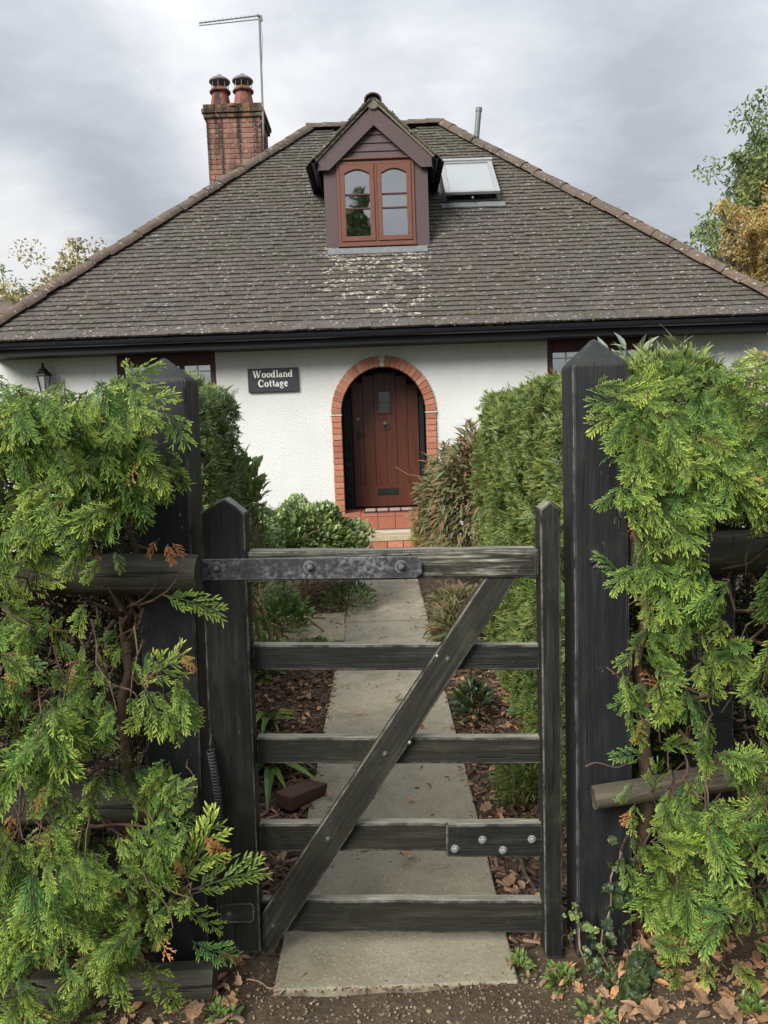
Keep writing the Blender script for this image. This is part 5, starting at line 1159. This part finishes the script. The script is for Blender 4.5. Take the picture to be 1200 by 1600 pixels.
LB = bl([(25, 868, 35, 14, 7), (110, 858, 45, 10, 6), (60, 965, 55, 18, 10), (150, 1000, 35, 15, 4), (165, 1095, 45, 25, 9), (245, 1120, 24, 16, 5), (190, 1235, 60, 16, 10), (40, 1235, 60, 16, 10), (-170, 700, 90, 80, 60), (-330, 700, 110, 80, 60), (-190, 1100, 100, 220, 70), (-190, 1430, 100, 130, 60), (-370, 1200, 110, 380, 70), (-30, 641, 60, 12, 18), (50, 650, 70, 10, 16), (140, 638, 55, 12, 20), (200, 640, 24, 12, 8), (-50, 670, 70, 45, 34), (20, 668, 80, 34, 46), (105, 668, 80, 34, 46), (188, 668, 32, 34, 22), (30, 740, 90, 50, 60), (130, 742, 85, 48, 58), (205, 735, 26, 42, 18), (-50, 800, 50, 60, 18), (10, 805, 50, 36, 26), (85, 800, 50, 28, 22), (160, 805, 40, 18, 13),
         (80, 988, 25, 12, 5), (30, 1010, 45, 20, 8), (105, 1050, 65, 18, 12), (225, 1045, 18, 10, 3), (15, 1100, 45, 35, 12), (115, 1140, 55, 25, 13), (60, 1125, 40, 35, 9), (15, 1200, 45, 22, 10), (90, 1180, 45, 14, 6), (222, 1205, 30, 12, 5), (-60, 1100, 50, 250, 34),
         (60, 1330, 75, 30, 22), (160, 1335, 85, 32, 28), (245, 1335, 40, 30, 13), (80, 1425, 100, 60, 50), (195, 1420, 85, 48, 38), (265, 1400, 30, 25, 7), (50, 1510, 80, 50, 34), (165, 1495, 60, 35, 18), (70, 1575, 85, 25, 14), (-50, 1450, 60, 120, 30)])
LEx = [(255, 930, 342, 942, 1.97), (190, 600, 232, 560, 2.0), (215, 605, 200, 566, 2.0), (205, 612, 245, 597, 2.0), (262, 640, 292, 700, 1.98), (250, 690, 285, 765, 1.98), (245, 1080, 312, 1125, 1.95), (300, 1390, 392, 1356, 1.9), (285, 1375, 350, 1290, 1.9), (290, 1420, 345, 1450, 1.9), (250, 1270, 320, 1290, 1.95),
       (220, 1400, 240, 1270, 1.92), (300, 1470, 362, 1510, 1.9), (215, 1070, 290, 1020, 1.95), (225, 1240, 300, 1235, 1.94), (230, 1500, 270, 1600, 1.88), (190, 1500, 175, 1585, 1.88), (270, 590, 296, 575, 2.45), (200, 640, 268, 612, 1.97)]
LBr = [(262, 850, 268, 880, 1.96), (242, 845, 232, 870, 1.96), (270, 848, 285, 862, 1.96), (20, 1270, 12, 1320, 1.9), (70, 1300, 35, 1350, 1.9), (90, 1290, 60, 1345, 1.9), (320, 1305, 350, 1348, 1.88), (276, 1340, 279, 1370, 1.88), (285, 1020, 300, 1050, 1.92), (10, 1045, 30, 1085, 1.94), (180, 1370, 185, 1405, 1.9), (50, 650, 70, 690, 1.95), (200, 655, 205, 690, 1.97), (150, 860, 148, 890, 2.0)]
LBra = [(30, 1000, 2.1, 60, 860, 2.02, .008), (45, 1010, 2.1, 65, 875, 2.0, .006), (190, 960, 2.15, 120, 940, 2.0, .008), (200, 950, 2.15, 285, 890, 1.97, .006), (195, 985, 2.15, 165, 905, 2.0, .007), (205, 930, 2.2, 160, 920, 2.0, .008), (200, 1000, 2.15, 245, 905, 2.0, .006), (180, 970, 2.12, 160, 1040, 2.0, .007),
        (150, 880, 2.0, 195, 895, 1.98, .003), (205, 860, 2.1, 250, 842, 1.98, .006), (60, 1100, 2.1, 30, 1180, 1.96, .006), (40, 1070, 2.0, 0, 1040, 1.95, .006), (150, 1190, 2.15, 180, 1190, 2.0, .007), (200, 1300, 2.1, 265, 1255, 1.95, .007), (230, 1450, 2.05, 330, 1390, 1.9, .006), (60, 1400, 2.05, 30, 1300, 1.95, .005), (140, 1290, 2.0, 270, 1300, 1.95, .006), (35, 1230, 2.0, 30, 1130, 1.95, .006), (150, 1100, 2.15, 170, 1040, 1.98, .007), (225, 950, 2.12, 180, 1010, 2.02, .005)]
LTr = [(((195, 1600, 2.22), (200, 1180, 2.22), (198, 1000, 2.2), (210, 900, 2.25), (190, 740, 2.4)), .022, .012), (((60, 1600, 2.45), (50, 1200, 2.45), (40, 900, 2.4), (60, 700, 2.4)), .03, .012), (((215, 1100, 2.25), (190, 950, 2.16), (150, 860, 2.12)), .016, .008), (((-40, 1600, 2.6), (-30, 1000, 2.5), (0, 700, 2.5)), .03, .012), (((120, 1600, 2.5), (110, 1200, 2.6), (130, 800, 2.5)), .025, .01)]
conifer_hedge('conifer_hedge', 'shaggy bright green conifer hedge at the left spilling over log rails', LB, -1, LEx, LBr, LBra, 2300, LTr)
RB = bl([(1350, 690, 70, 80, 50), (1500, 700, 100, 80, 60), (1380, 1100, 70, 240, 60), (1380, 1400, 70, 130, 50), (1550, 1150, 110, 380, 80), (1020, 618, 38, 26, 24), (1105, 612, 80, 26, 42), (1215, 608, 60, 30, 34), (1040, 680, 48, 42, 38), (1135, 690, 85, 55, 64), (1235, 700, 60, 70, 34), (1020, 755, 36, 42, 22), (1085, 770, 60, 45, 38), (1165, 765, 45, 36, 24), (1225, 790, 30, 40, 12), (1030, 845, 28, 34, 14), (1070, 885, 42, 30, 18), (1030, 930, 24, 34, 11), (1075, 950, 35, 20, 10),
         (1040, 1030, 30, 30, 13), (1110, 1010, 45, 18, 8), (1175, 1025, 40, 20, 8), (1025, 1085, 24, 30, 10), (1090, 1085, 38, 16, 6), (1185, 1098, 35, 22, 6), (1042, 1150, 18, 16, 4), (1150, 1160, 42, 20, 8), (1085, 1225, 40, 10, 4), (1185, 1215, 35, 30, 10), (1030, 1290, 22, 34, 11), (1075, 1300, 40, 34, 17), (1165, 1290, 45, 30, 17), (1045, 1375, 34, 38, 19), (1105, 1385, 38, 38, 17), (1190, 1390, 30, 45, 8), (1055, 1450, 34, 28, 13), (1125, 1450, 32, 28, 8), (1185, 1475, 35, 20, 7), (1270, 1000, 50, 480, 56)])
REx = [(985, 620, 918, 625, 2.0), (985, 640, 915, 655, 2.0), (990, 660, 940, 690, 2.0), (975, 760, 940, 790, 2.0), (1000, 1010, 965, 1045, 1.98), (1010, 1070, 970, 1115, 1.96), (990, 1220, 975, 1255, 1.95), (1100, 1490, 1110, 1550, 1.88), (1050, 1480, 1062, 1560, 1.88), (1010, 1180, 962, 1178, 1.95), (970, 900, 945, 870, 2.02), (1020, 1240, 1035, 1190, 1.93), (1150, 1290, 1240, 1255, 1.9), (1130, 1230, 1190, 1180, 1.9), (1060, 985, 1125, 960, 1.95)]
RBr = [(990, 800, 1002, 850, 2.02), (1120, 590, 1150, 610, 1.98), (1005, 1120, 1003, 1160, 2.0), (1120, 1290, 1100, 1330, 1.93), (985, 1265, 975, 1290, 1.92), (1075, 1400, 1085, 1430, 1.9), (1185, 575, 1200, 555, 2.3), (1110, 700, 1118, 730, 1.96)]
RBra = [(1005, 1120, 2.12, 985, 1040, 2.0, .006), (990, 830, 2.1, 1005, 720, 2.05, .006), (1180, 820, 2.1, 1165, 900, 1.98, .003), (1200, 840, 2.1, 1120, 850, 2.05, .004), (915, 1198, 2.06, 985, 1192, 2.06, .003), (1060, 1140, 2.1, 1160, 1215, 2.0, .006), (1060, 1230, 2.02, 1070, 1150, 1.98, .005), (1130, 1275, 2.0, 1200, 1300, 1.92, .006), (1060, 1090, 2.1, 1180, 1070, 1.98, .006), (1100, 1060, 2.1, 1110, 1090, 2.0, .005), (990, 1560, 2.0, 975, 1470, 2.02, .004), (1000, 1560, 1.98, 1010, 1500, 1.98, .003), (1200, 1380, 2.1, 1130, 1460, 1.95, .006), (1060, 1400, 2.1, 1120, 1250, 1.98, .006), (1180, 1000, 2.1, 1080, 1010, 2.0, .006), (1010, 1330, 2.1, 1015, 1240, 2.0, .004)]
RTr = [(((1010, 1580, 2.25), (1005, 1150, 2.25), (1010, 900, 2.2), (1005, 700, 2.2)), .026, .012), (((1120, 1600, 2.45), (1100, 1200, 2.5), (1110, 800, 2.4)), .032, .014), (((1220, 1600, 2.5), (1215, 1000, 2.5), (1200, 700, 2.4)), .03, .012)]
conifer_hedge('conifer_hedge', 'shaggy yellow-green conifer hedge at the right beside the knotted post', RB, 1, REx, RBr, RBra, 2300, RTr)

# trimmed inner hedges
def box_hedge(label, x0, x1, y0, y1, z1, mat, dens, faces, size=(.036, .062)):
    h = thing('trimmed_hedge', ((x0 + x1) / 2, (y0 + y1) / 2, 0), label, 'hedge')
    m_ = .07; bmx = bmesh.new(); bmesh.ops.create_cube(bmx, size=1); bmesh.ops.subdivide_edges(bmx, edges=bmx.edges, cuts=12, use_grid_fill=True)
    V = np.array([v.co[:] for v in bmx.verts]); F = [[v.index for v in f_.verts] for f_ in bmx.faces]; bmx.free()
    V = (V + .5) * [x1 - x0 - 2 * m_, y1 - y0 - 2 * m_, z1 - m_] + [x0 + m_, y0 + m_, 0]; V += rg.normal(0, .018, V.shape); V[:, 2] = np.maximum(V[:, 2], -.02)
    mk('inner_shade_mass', (V, F), 'core', h)  # added solid dark block: stops see-through, stands for shade behind the leaves
    for nm, (ax_, val, sgn) in faces.items():
        dims = [(x0, x1), (y0, y1), (0.02, z1)]; ar = 1
        for k in range(3):
            if k != ax_: ar *= dims[k][1] - dims[k][0]
        n = int(ar * dens); p = np.stack([rg.uniform(a, b, n) for a, b in dims], 1); bul = .035 * np.sin(p[:, (ax_ + 1) % 3] * 5.2 + 1) * np.sin(p[:, (ax_ + 2) % 3] * 4.3) + .02 * np.sin(p[:, (ax_ + 1) % 3] * 13)
        p[:, ax_] = val + sgn * (bul - rg.random(n) ** 2 * .09); nr = np.zeros((n, 3)); nr[:, ax_] = sgn
        rz_ = np.clip((p[:, 2] - (z1 - .3)) / .3, 0, 1) ** 2
        for q_ in ([ax_] if ax_ < 2 else []): p[:, q_] -= sgn * rz_ * .13
        if ax_ == 2:
            e_ = np.minimum(p[:, 0] - x0, x1 - p[:, 0]); p[:, 2] -= .12 * np.clip(1 - e_ / .15, 0, 1) ** 2
        hol = np.sin(p[:, 1] * 9.1 + 3 * p[:, 2]) * np.sin(p[:, 2] * 8.3 - 2 * p[:, 1] + p[:, 0] * 6) + .6 * np.sin(p[:, 1] * 23 + 1) * np.sin(p[:, 2] * 19 + p[:, 0] * 21); keep = rg.random(n) < np.where(hol > .45, .35, 1.0); p[:, ax_] -= sgn * np.where(hol > .45, .04, 0)
        p = p[keep]; nr = nr[keep]; n = len(p)
        a = nr * .9 + unit(n) * .9 + np.array([0, 0, .35]); nrm = nr + unit(n) * .6 + np.array([0, 0, .5])
        if nm != 'top': a = a + np.array([0, 0, -.1])
        scatter('foliage', TINY + SPS[:3], p, a, nrm, rg.uniform(*size, n) * np.where(rg.random(n) < .04, 1.9, 1.0), mat, h, 'stuff')
    return h
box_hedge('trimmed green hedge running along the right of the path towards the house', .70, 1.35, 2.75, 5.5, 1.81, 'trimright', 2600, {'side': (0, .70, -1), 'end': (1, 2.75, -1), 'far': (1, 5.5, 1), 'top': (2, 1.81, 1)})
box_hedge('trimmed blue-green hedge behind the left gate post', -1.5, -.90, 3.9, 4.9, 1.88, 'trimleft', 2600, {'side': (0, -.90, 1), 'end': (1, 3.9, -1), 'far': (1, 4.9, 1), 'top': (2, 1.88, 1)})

# ================================================================== SHRUBS AND PLANTS
def shrub(name, label, cat, c, rad, n, tmpl, mat, size, droop=0.0, zmin=0.0, stems=8, stemmat='twig', fill=.55, up=0.5, group=None, flat=1.0):
    c = np.array(c, float); rad = np.array(rad, float); o = thing(name, (c[0], c[1], 0), label, cat, group)
    u = unit(n, -.3); r_ = (fill + (1 - fill) * rg.random(n) ** .5)[:, None]; lump_ = 1 + .2 * np.sin(u[:, :1] * 7 + c[0] * 9) * np.sin(u[:, 1:2] * 6 + 2) + .08 * np.sin(u[:, 2:3] * 15 + u[:, :1] * 11)
    p = c + u * rad * r_ * lump_; keep = p[:, 2] > max(zmin, .02); p, u = p[keep], u[keep]; n = len(p)
    a = u * [1, 1, flat] + unit(n) * .7 + [0, 0, up - droop]; nr = unit(n) * .5 + [0, -.2, 1]
    scatter('leaves', tmpl, p, a, nr, rg.uniform(*size, n), mat, o, 'stuff')
    st_ = A()
    for k in range(stems):
        t = unit(1, .1)[0] * rad * .85 + c; st_.add(tube(wander((c[0] + rg.normal(0, .04), c[1] + rg.normal(0, .04), 0), t, 6, .06), list(np.linspace(.009, .003, 7)), 5, False))
        for q_ in range(4):
            t2 = t + rg.normal(0, .12, 3) * rad * 2; t2[2] = max(t2[2], .03); st_.add(tube(wander(t, t2, 3, .06), [.004, .003, .003, .002], 4, False))
    mk('stems', st_, stemmat, o, kind='stuff'); return o
def at(px, py, Y): return P(px, py, Y)
b0 = at(478, 850, 7.0); shrub('rounded_bush', 'rounded small-leaved green bush left of the path by the front door', 'bush', (b0[0] - .11, 7.1, .48), (.68, .66, .46), 13000, ROUND, 'bushleaf', (.034, .058), fill=.5, stems=14)
b0 = at(420, 850, 6.2); shrub('leafy_bush', 'loose green bush between the left stile top and rounded bush', 'bush', (b0[0] - .12, 6.0, .45), (.30, .5, .50), 1500, LEAF, 'bushleaf', (.04, .07), fill=.6)
b0 = at(715, 790, 8.3); shrub('rhododendron', 'large shrub with drooping red-brown and green leaves right of the door', 'shrub', (b0[0] + .18, 8.1, .66), (.56, 1.1, .80), 9500, LONG, 'rhodo', (.07, .13), droop=.5, fill=.55, stems=16, up=.35)
b0 = at(760, 720, 7.6); shrub('rhododendron', 'tall back branches of drooping leaves against the trimmed hedge end', 'shrub', (b0[0] + .16, 7.2, .80), (.36, .7, .60), 3600, LONG, 'rhodo', (.06, .11), droop=.5, fill=.5, stems=10, up=.3)
b0 = at(662, 830, 9.4); shrub('golden_shrub', 'small feathery yellow-green shrub at the right of the doorstep', 'shrub', (b0[0] + .12, 9.3, .25), (.27, .4, .32), 1500, TINY, 'goldleaf', (.035, .06), fill=.6)
b0 = at(715, 960, 5.3); shrub('leafy_plant', 'low grey-green leafy plant in the right bed by the hedge foot', 'plant', (b0[0] - .02, 5.3, .16), (.17, .35, .2), 330, LONG, 'rhodo', (.06, .11), droop=.3, fill=.3, stems=6)
b0 = at(720, 925, 6.0); shrub('leafy_plant', 'brown twiggy low plant just below the red-brown shrub', 'plant', (b0[0], 6.1, .14), (.26, .4, .2), 500, LONG, 'rhodo', (.05, .09), droop=.2, fill=.3, stems=12)
b0 = at(752, 1080, 3.9); shrub('leafy_plant', 'small dark leafy plant among fallen leaves beside the right path edge', 'plant', (b0[0] - .01, 4.15, .05), (.10, .2, .10), 120, LEAF, 'ivy', (.05, .08), fill=.3, stems=5)
b0 = at(815, 1215, 3.1); shrub('fern_tuft', 'feathery green tuft at the foot of the right trimmed hedge', 'plant', (b0[0] + .02, 3.1, .08), (.11, .16, .17), 330, TINY + SPS, 'trimright', (.05, .09), fill=.3, stems=4)
b0 = at(440, 925, 5.6); shrub('leafy_plant', 'broad green leafy plant behind the flat stones', 'plant', (b0[0] - .06, 5.9, .12), (.22, .35, .22), 420, LEAF, 'strapleaf', (.05, .10), fill=.3, stems=10)
b0 = at(535, 930, 6.3); shrub('ground_cover_plant', 'low rounded-leaf plant spilling to the left path edge', 'plant', (b0[0] + .04, 6.9, .08), (.24, .42, .14), 620, LEAF, 'bushleaf', (.03, .055), fill=.4, stems=6)
b0 = at(500, 990, 5.4); shrub('small_weed', 'small bright weed growing at the front of the flat stones', 'weed', (b0[0] - .02, 5.45, .05), (.09, .08, .06), 110, LEAF, 'limeleaf', (.03, .05), fill=.2, stems=3)
b0 = at(412, 1015, 4.9); shrub('leafy_plant', 'green plant with pale leaves at the left end of the flat stones', 'plant', (b0[0] - .02, 5.0, .08), (.13, .3, .13), 230, LEAF, 'strapleaf', (.05, .08), fill=.3, stems=4)
b0 = at(385, 735, 5.1); shrub('leafy_sapling', 'slender sapling with pale leaves beside the left trimmed hedge', 'sapling', (b0[0] + .0, 5.1, 1.12), (.13, .18, .36), 230, ROUND, 'limeleaf', (.05, .09), fill=.1, stems=7)
b0 = at(388, 790, 5.4); shrub('leafy_bush', 'dark green bush below the pale sapling behind the gate stile', 'bush', (b0[0] - .12, 5.5, .6), (.26, .35, .62), 1700, LEAF, 'bushleaf', (.04, .07), fill=.5)
# strap-leaf plant
def strap_plant(label, c, n, size, mat):
    o = thing('strap_leaf_plant', (c[0], c[1], 0), label, 'plant')
    for k in range(n):
        V, T, t = STRAP[k % 5]; s = rg.uniform(*size); an = rg.uniform(-2.9, -.3); a = np.array([[math.cos(an), math.sin(an), rg.uniform(.7, 1.3)]]); r = rot_frames(a, np.array([[0, 0, 1.0]]))[0]
        W_ = (V @ r.T) * s * [1, 1, 1] + [c[0] + rg.normal(0, .03), c[1] + rg.normal(0, .05), .02]; W_[:, 2] = np.maximum(W_[:, 2], .03)
        big('leaf', W_, T, mat, o, t, np.full(len(V), rg.random()))
    return o
strap_plant('clump of long glossy arching leaves in the left bed beside the stile', (-.60, 3.55), 18, (.22, .42), 'strapleaf')
strap_plant('second clump of arching leaves close behind the first by the stile', (-.70, 4.1), 12, (.2, .34), 'strapleaf')
# grey shrub above the right hedge, orange shrub at the far right
b0 = at(1030, 572, 3.3); shrub('grey_leaved_shrub', 'grey-green shrub showing just above the right conifer hedge', 'shrub', (b0[0], 3.35, 1.55), (.33, .3, .34), 900, LONG, 'greyleaf', (.06, .11), fill=.5, up=.1)
b0 = at(1200, 560, 5.5); shrub('orange_shrub', 'orange-tinted shrub at the right edge above the hedge', 'shrub', (b0[0] + .12, 5.6, 1.35), (.25, .3, .75), 700, LEAF, 'autumn', (.05, .08), fill=.5)
# ivy and weeds at the right post
def vine(label, pts, n, mat, size, name='ivy', cat='ivy', stem=.003):
    c = P(*pts[0]); o = thing(name, (c[0], c[1], 0), label, cat); q_ = [P(*p) for p in pts]; path_ = sum([wander(a, b, 5, .08) for a, b in zip(q_[:-1], q_[1:])], [])
    mk('stem', tube(path_, stem, 5), 'twig', o, smooth=True); arr = np.array(path_); k = rg.integers(0, len(arr), n)
    p = arr[k] + rg.normal(0, .022, (n, 3)) + [0, -.02, 0]; p[:, 2] = np.maximum(p[:, 2], .02)
    scatter('leaves', MAPLE if name == 'ivy' else LEAF, p, unit(n), unit(n) * .6 + [0, -1, .5], rg.uniform(*size, n), mat, o, 'stuff')
    return o
vine('dark ivy climbing the foot of the right gate post', [(965, 1560, 2.06), (940, 1490, 2.09), (955, 1400, 2.10), (970, 1330, 2.1)], 48, 'ivy', (.03, .06))
vine('short ivy sprig with pale tips on the right post near its base', [(915, 1515, 2.08), (905, 1450, 2.12), (900, 1420, 2.13)], 34, 'bushleaf', (.016, .032))
vine('dark ivy trailing over brown leaves under the right hedge', [(1020, 1590, 1.95), (985, 1540, 2.0), (1000, 1500, 2.04)], 55, 'ivy', (.03, .06))
for lab, (px, py), n, m_, r_ in (('bright lime weed at the foot of the right gate post', (875, 1535), 120, 'limeleaf', .05), ('small lime moss tuft beside the near right slab corner', (812, 1515), 60, 'limeleaf', .035), ('little green weed in the leaves at the lower right edge', (930, 1590), 60, 'limeleaf', .05), ('small weed among leaves under the left log rail', (345, 1590), 50, 'limeleaf', .04), ('green weed poking from leaves at the far lower right', (1180, 1585), 70, 'strapleaf', .05)):
    g_ = G(px, py, .02); shrub('small_weed', lab, 'weed', (g_[0], g_[1], .02), (r_, r_, .035), n, LEAF, m_, (.014, .026), fill=.2, stems=2)
# loose brick, fallen leaves, stick, wire
lbk = G(470, 1262); R_ = np.array([[math.cos(.85), -math.sin(.85), 0], [math.sin(.85), math.cos(.85), 0], [0, 0, 1]]); V, F = box(-.105, .105, -.05, .05, 0, .062)
V = (np.array(V) @ np.array([[1, 0, .12], [0, 1, .1], [0, 0, 1]]).T) @ R_.T + [lbk[0] - .0, lbk[1] + .03, .02]; V[6] += [-.02, -.01, -.02]; V[5] += [.01, 0, -.014]
tag(mk('loose_brick', (V, F), 'loosebrick', None, bevel=.008, seg=2), 'dark red broken brick lying at the left edge of the path', 'brick')
def fallen(label, px, py, s, c_):
    g_ = G(px, py, .03); V, T, t = MAPLE[rg.integers(0, 6)]; an = rg.uniform(0, 6); r = rot_frames(np.array([[math.cos(an), math.sin(an), .1]]), np.array([[rg.normal(0, .3), -.35, 1]]))[0]
    tag(big('fallen_leaf', (V @ r.T) * s + g_ + [0, 0, .02], T, 'litter', None, t, np.full(len(V), c_)), label, 'leaf', 'larger fallen leaves', None)
fallen('large tan fallen leaf on the mulch right of the path', 758, 1268, 0.072, .62)
fallen('orange-tan fallen leaf in front of the right hedge by the ivy', 1012, 1592, 0.086, .66)
fallen('pale curled leaf under the hanging tip of the right hedge', 1090, 1560, 0.072, .5)
fallen('big brown leaf at the lower right under the hedge', 1130, 1590, 0.086, .4)
fallen('brown leaf on the soil just below the left log end', 300, 1592, 0.072, .3)
fallen('upright curled brown leaf between left log and slab', 360, 1575, 0.065, .25)
fallen('yellowish leaf at the left path edge beyond the second rail', 518, 1075, 0.065, .7)
fallen('tan leaf beside the brick on the left mulch', 440, 1345, 0.065, .6)
fallen('light tan leaf at right path edge behind the brace', 716, 1070, 0.072, .55)
stk = thing('fallen_stick', G(825, 1380), 'short pale stick lying on mulch right of the path', 'stick')
mk('stick_wood', tube(wander(G(812, 1340, .03), G(838, 1395, .03), 6, .03), .009, 6), 'oldlog', stk, smooth=True)
vine('thin dry stem looping over soil left of the near slab', [(385, 1530, 2.05), (425, 1545, 2.0), (480, 1520, 2.05)], 2, 'litter', (.01, .02), 'dry_stem', 'stem', .0022)

# ================================================================== TREES AND NEIGHBOURS
def tree(label, base, H, crown, nleaf, mat, seed, lsize=(.10, .17), name='tree', trunk_r=.28, sparse=0.0, nb=13):
    r = np.random.default_rng(seed); o = thing(name, (base[0], base[1], 0), label, 'tree'); base = np.array(base, float)
    br = A(); tips = []; top = base + [0, 0, H * .45]
    mk('trunk', tube(wander(base + [0, 0, -.1], top, 6, .02), list(np.linspace(trunk_r, trunk_r * .55, 7)), 9), 'treebark', o, smooth=True)
    cc = base + np.array([0, 0, H - crown[2]])
    for k in range(nb):
        u = r.normal(size=3); u /= np.linalg.norm(u); u[2] = abs(u[2]) * 1.0 if r.random() < .75 else u[2]; e_ = cc + u * np.array(crown) * r.uniform(.7, .95)
        s_ = base + [0, 0, H * r.uniform(.3, .45)]; w_ = wander(s_, e_, 6, .06, -.05); br.add(tube(w_, list(np.linspace(trunk_r * .4, .03, 7)), 6, False)); tips += [w_[5], w_[6], w_[4]]
        for q_ in range(6):
            st0 = w_[int(r.integers(2, 6))]; e2 = st0 + r.normal(0, 1, 3) * np.array(crown) * .33; e2[2] = max(e2[2], base[2] + H * .25); w2 = wander(st0, e2, 4, .08); br.add(tube(w2, list(np.linspace(.05, .012, 5)), 4, False)); tips += [w2[4], w2[3]]
            for z_ in range(3):
                e3 = w2[3] + r.normal(0, 1, 3) * np.array(crown) * .17; br.add(tube(wander(w2[2], e3, 3, .08), [.018, .012, .008, .005], 3, False)); tips.append(e3)
    mk('branches', br, 'treebark', o, kind='stuff')
    tips = np.array(tips); k = r.integers(0, len(tips), nleaf); cl_r = r.uniform(.5, 1.3, len(tips)) * crown[0] * .14; g = r.normal(size=(nleaf, 3)); g /= np.linalg.norm(g, axis=1, keepdims=True)
    p = tips[k] + g * (cl_r[k] * r.random(nleaf) ** .45)[:, None] * [1, 1, .75]
    a = unit(nleaf) + g * .6 + [0, 0, -.25]; nr = unit(nleaf) + [0, 0, 1]
    scatter('crown', LEAF, p, a, nr, r.uniform(*lsize, nleaf), mat, o, 'stuff', rnd=(r.random(nleaf) * .35 + (k % 7) / 7 * .65)); return o
c_ = P(1250, 330, 21.0); tree('tall green oak beyond the right corner of the roof', (c_[0] + .3, 21.0, 0), 10.1, (2.9, 3, 3.7), 95000, 'oak', 3, (.10, .17), nb=26)
c_ = P(1225, 420, 17.0); tree('golden-leaved autumn tree in front of the green oak', (c_[0] + .1, 17.5, 0), 7.25, (1.55, 1.8, 2.4), 40000, 'autumn', 5, (.06, .11), trunk_r=.16)
c_ = P(70, 440, 26.0); tree('thin yellowing tree beyond the left roof hip', (c_[0] - .1, 26.0, 0), 7.85, (3.6, 3, 2.2), 38000, 'olive', 9, (.11, .17), trunk_r=.22)
c_ = P(-40, 440, 27.0); tree('yellow-green tree at the far left beyond the neighbouring roof', (c_[0] + 1.0, 29.0, 0), 7.6, (2.6, 3, 2.6), 18000, 'oak', 12, (.11, .17), trunk_r=.22)
tree('large dark tree across the lane reflected in the dormer window', (-1.9, -24, 0), 14.5, (3.0, 4, 5.5), 24000, 'oak', 21, (.35, .6), trunk_r=.4)
# bare twigs showing over the right hip
bt = thing('bare_sapling', (4.6, 17.2, 0), 'bare twig tips poking up behind the right roof hip', 'tree'); ta = A()
for px, py, dx in ((928, 312, 3), (912, 318, -6), (936, 322, 6), (966, 322, 3), (921, 330, -3)):
    e_ = P(px, py, 17.0); s_ = P(px - dx, 470, 17.0); ta.add(tube([(4.6, 17.1, .2), s_, (s_ + e_) / 2, e_], [.04, .025, .012, .006], 4, False)); 
    for k in range(3): m_ = e_ + (s_ - e_) * .06 * (k + 1); ta.add(tube([m_, m_ + [rg.normal(0, .12), 0, .14]], [.006, .004], 3, False))
mk('branches', ta, 'treebark', bt)
# neighbouring house at the far left
nh = thing('neighbouring_house', (-14, 24, 0), 'brown tiled roof of a neighbouring house at the far left edge', 'house')
e0 = P(30, 500, 22.0); t0 = P(-8, 462, 25.0)
mk('wall', box(-20, e0[0] - .4, 22.4, 30, 0, e0[2] - .2), 'oldmortar', nh)
zz = e0[2] - .25
V = [(-21, 22, zz), (e0[0] + .05, 22, zz), (t0[0], 26.0, t0[2] + .1), (-19, 26.0, t0[2] + .1), (e0[0] + .05, 31, zz), (-21, 31, zz)]
mk('roof', (V, [(0, 1, 2, 3), (1, 4, 2), (4, 5, 3, 2), (5, 0, 3)]), 'hiptile', nh)
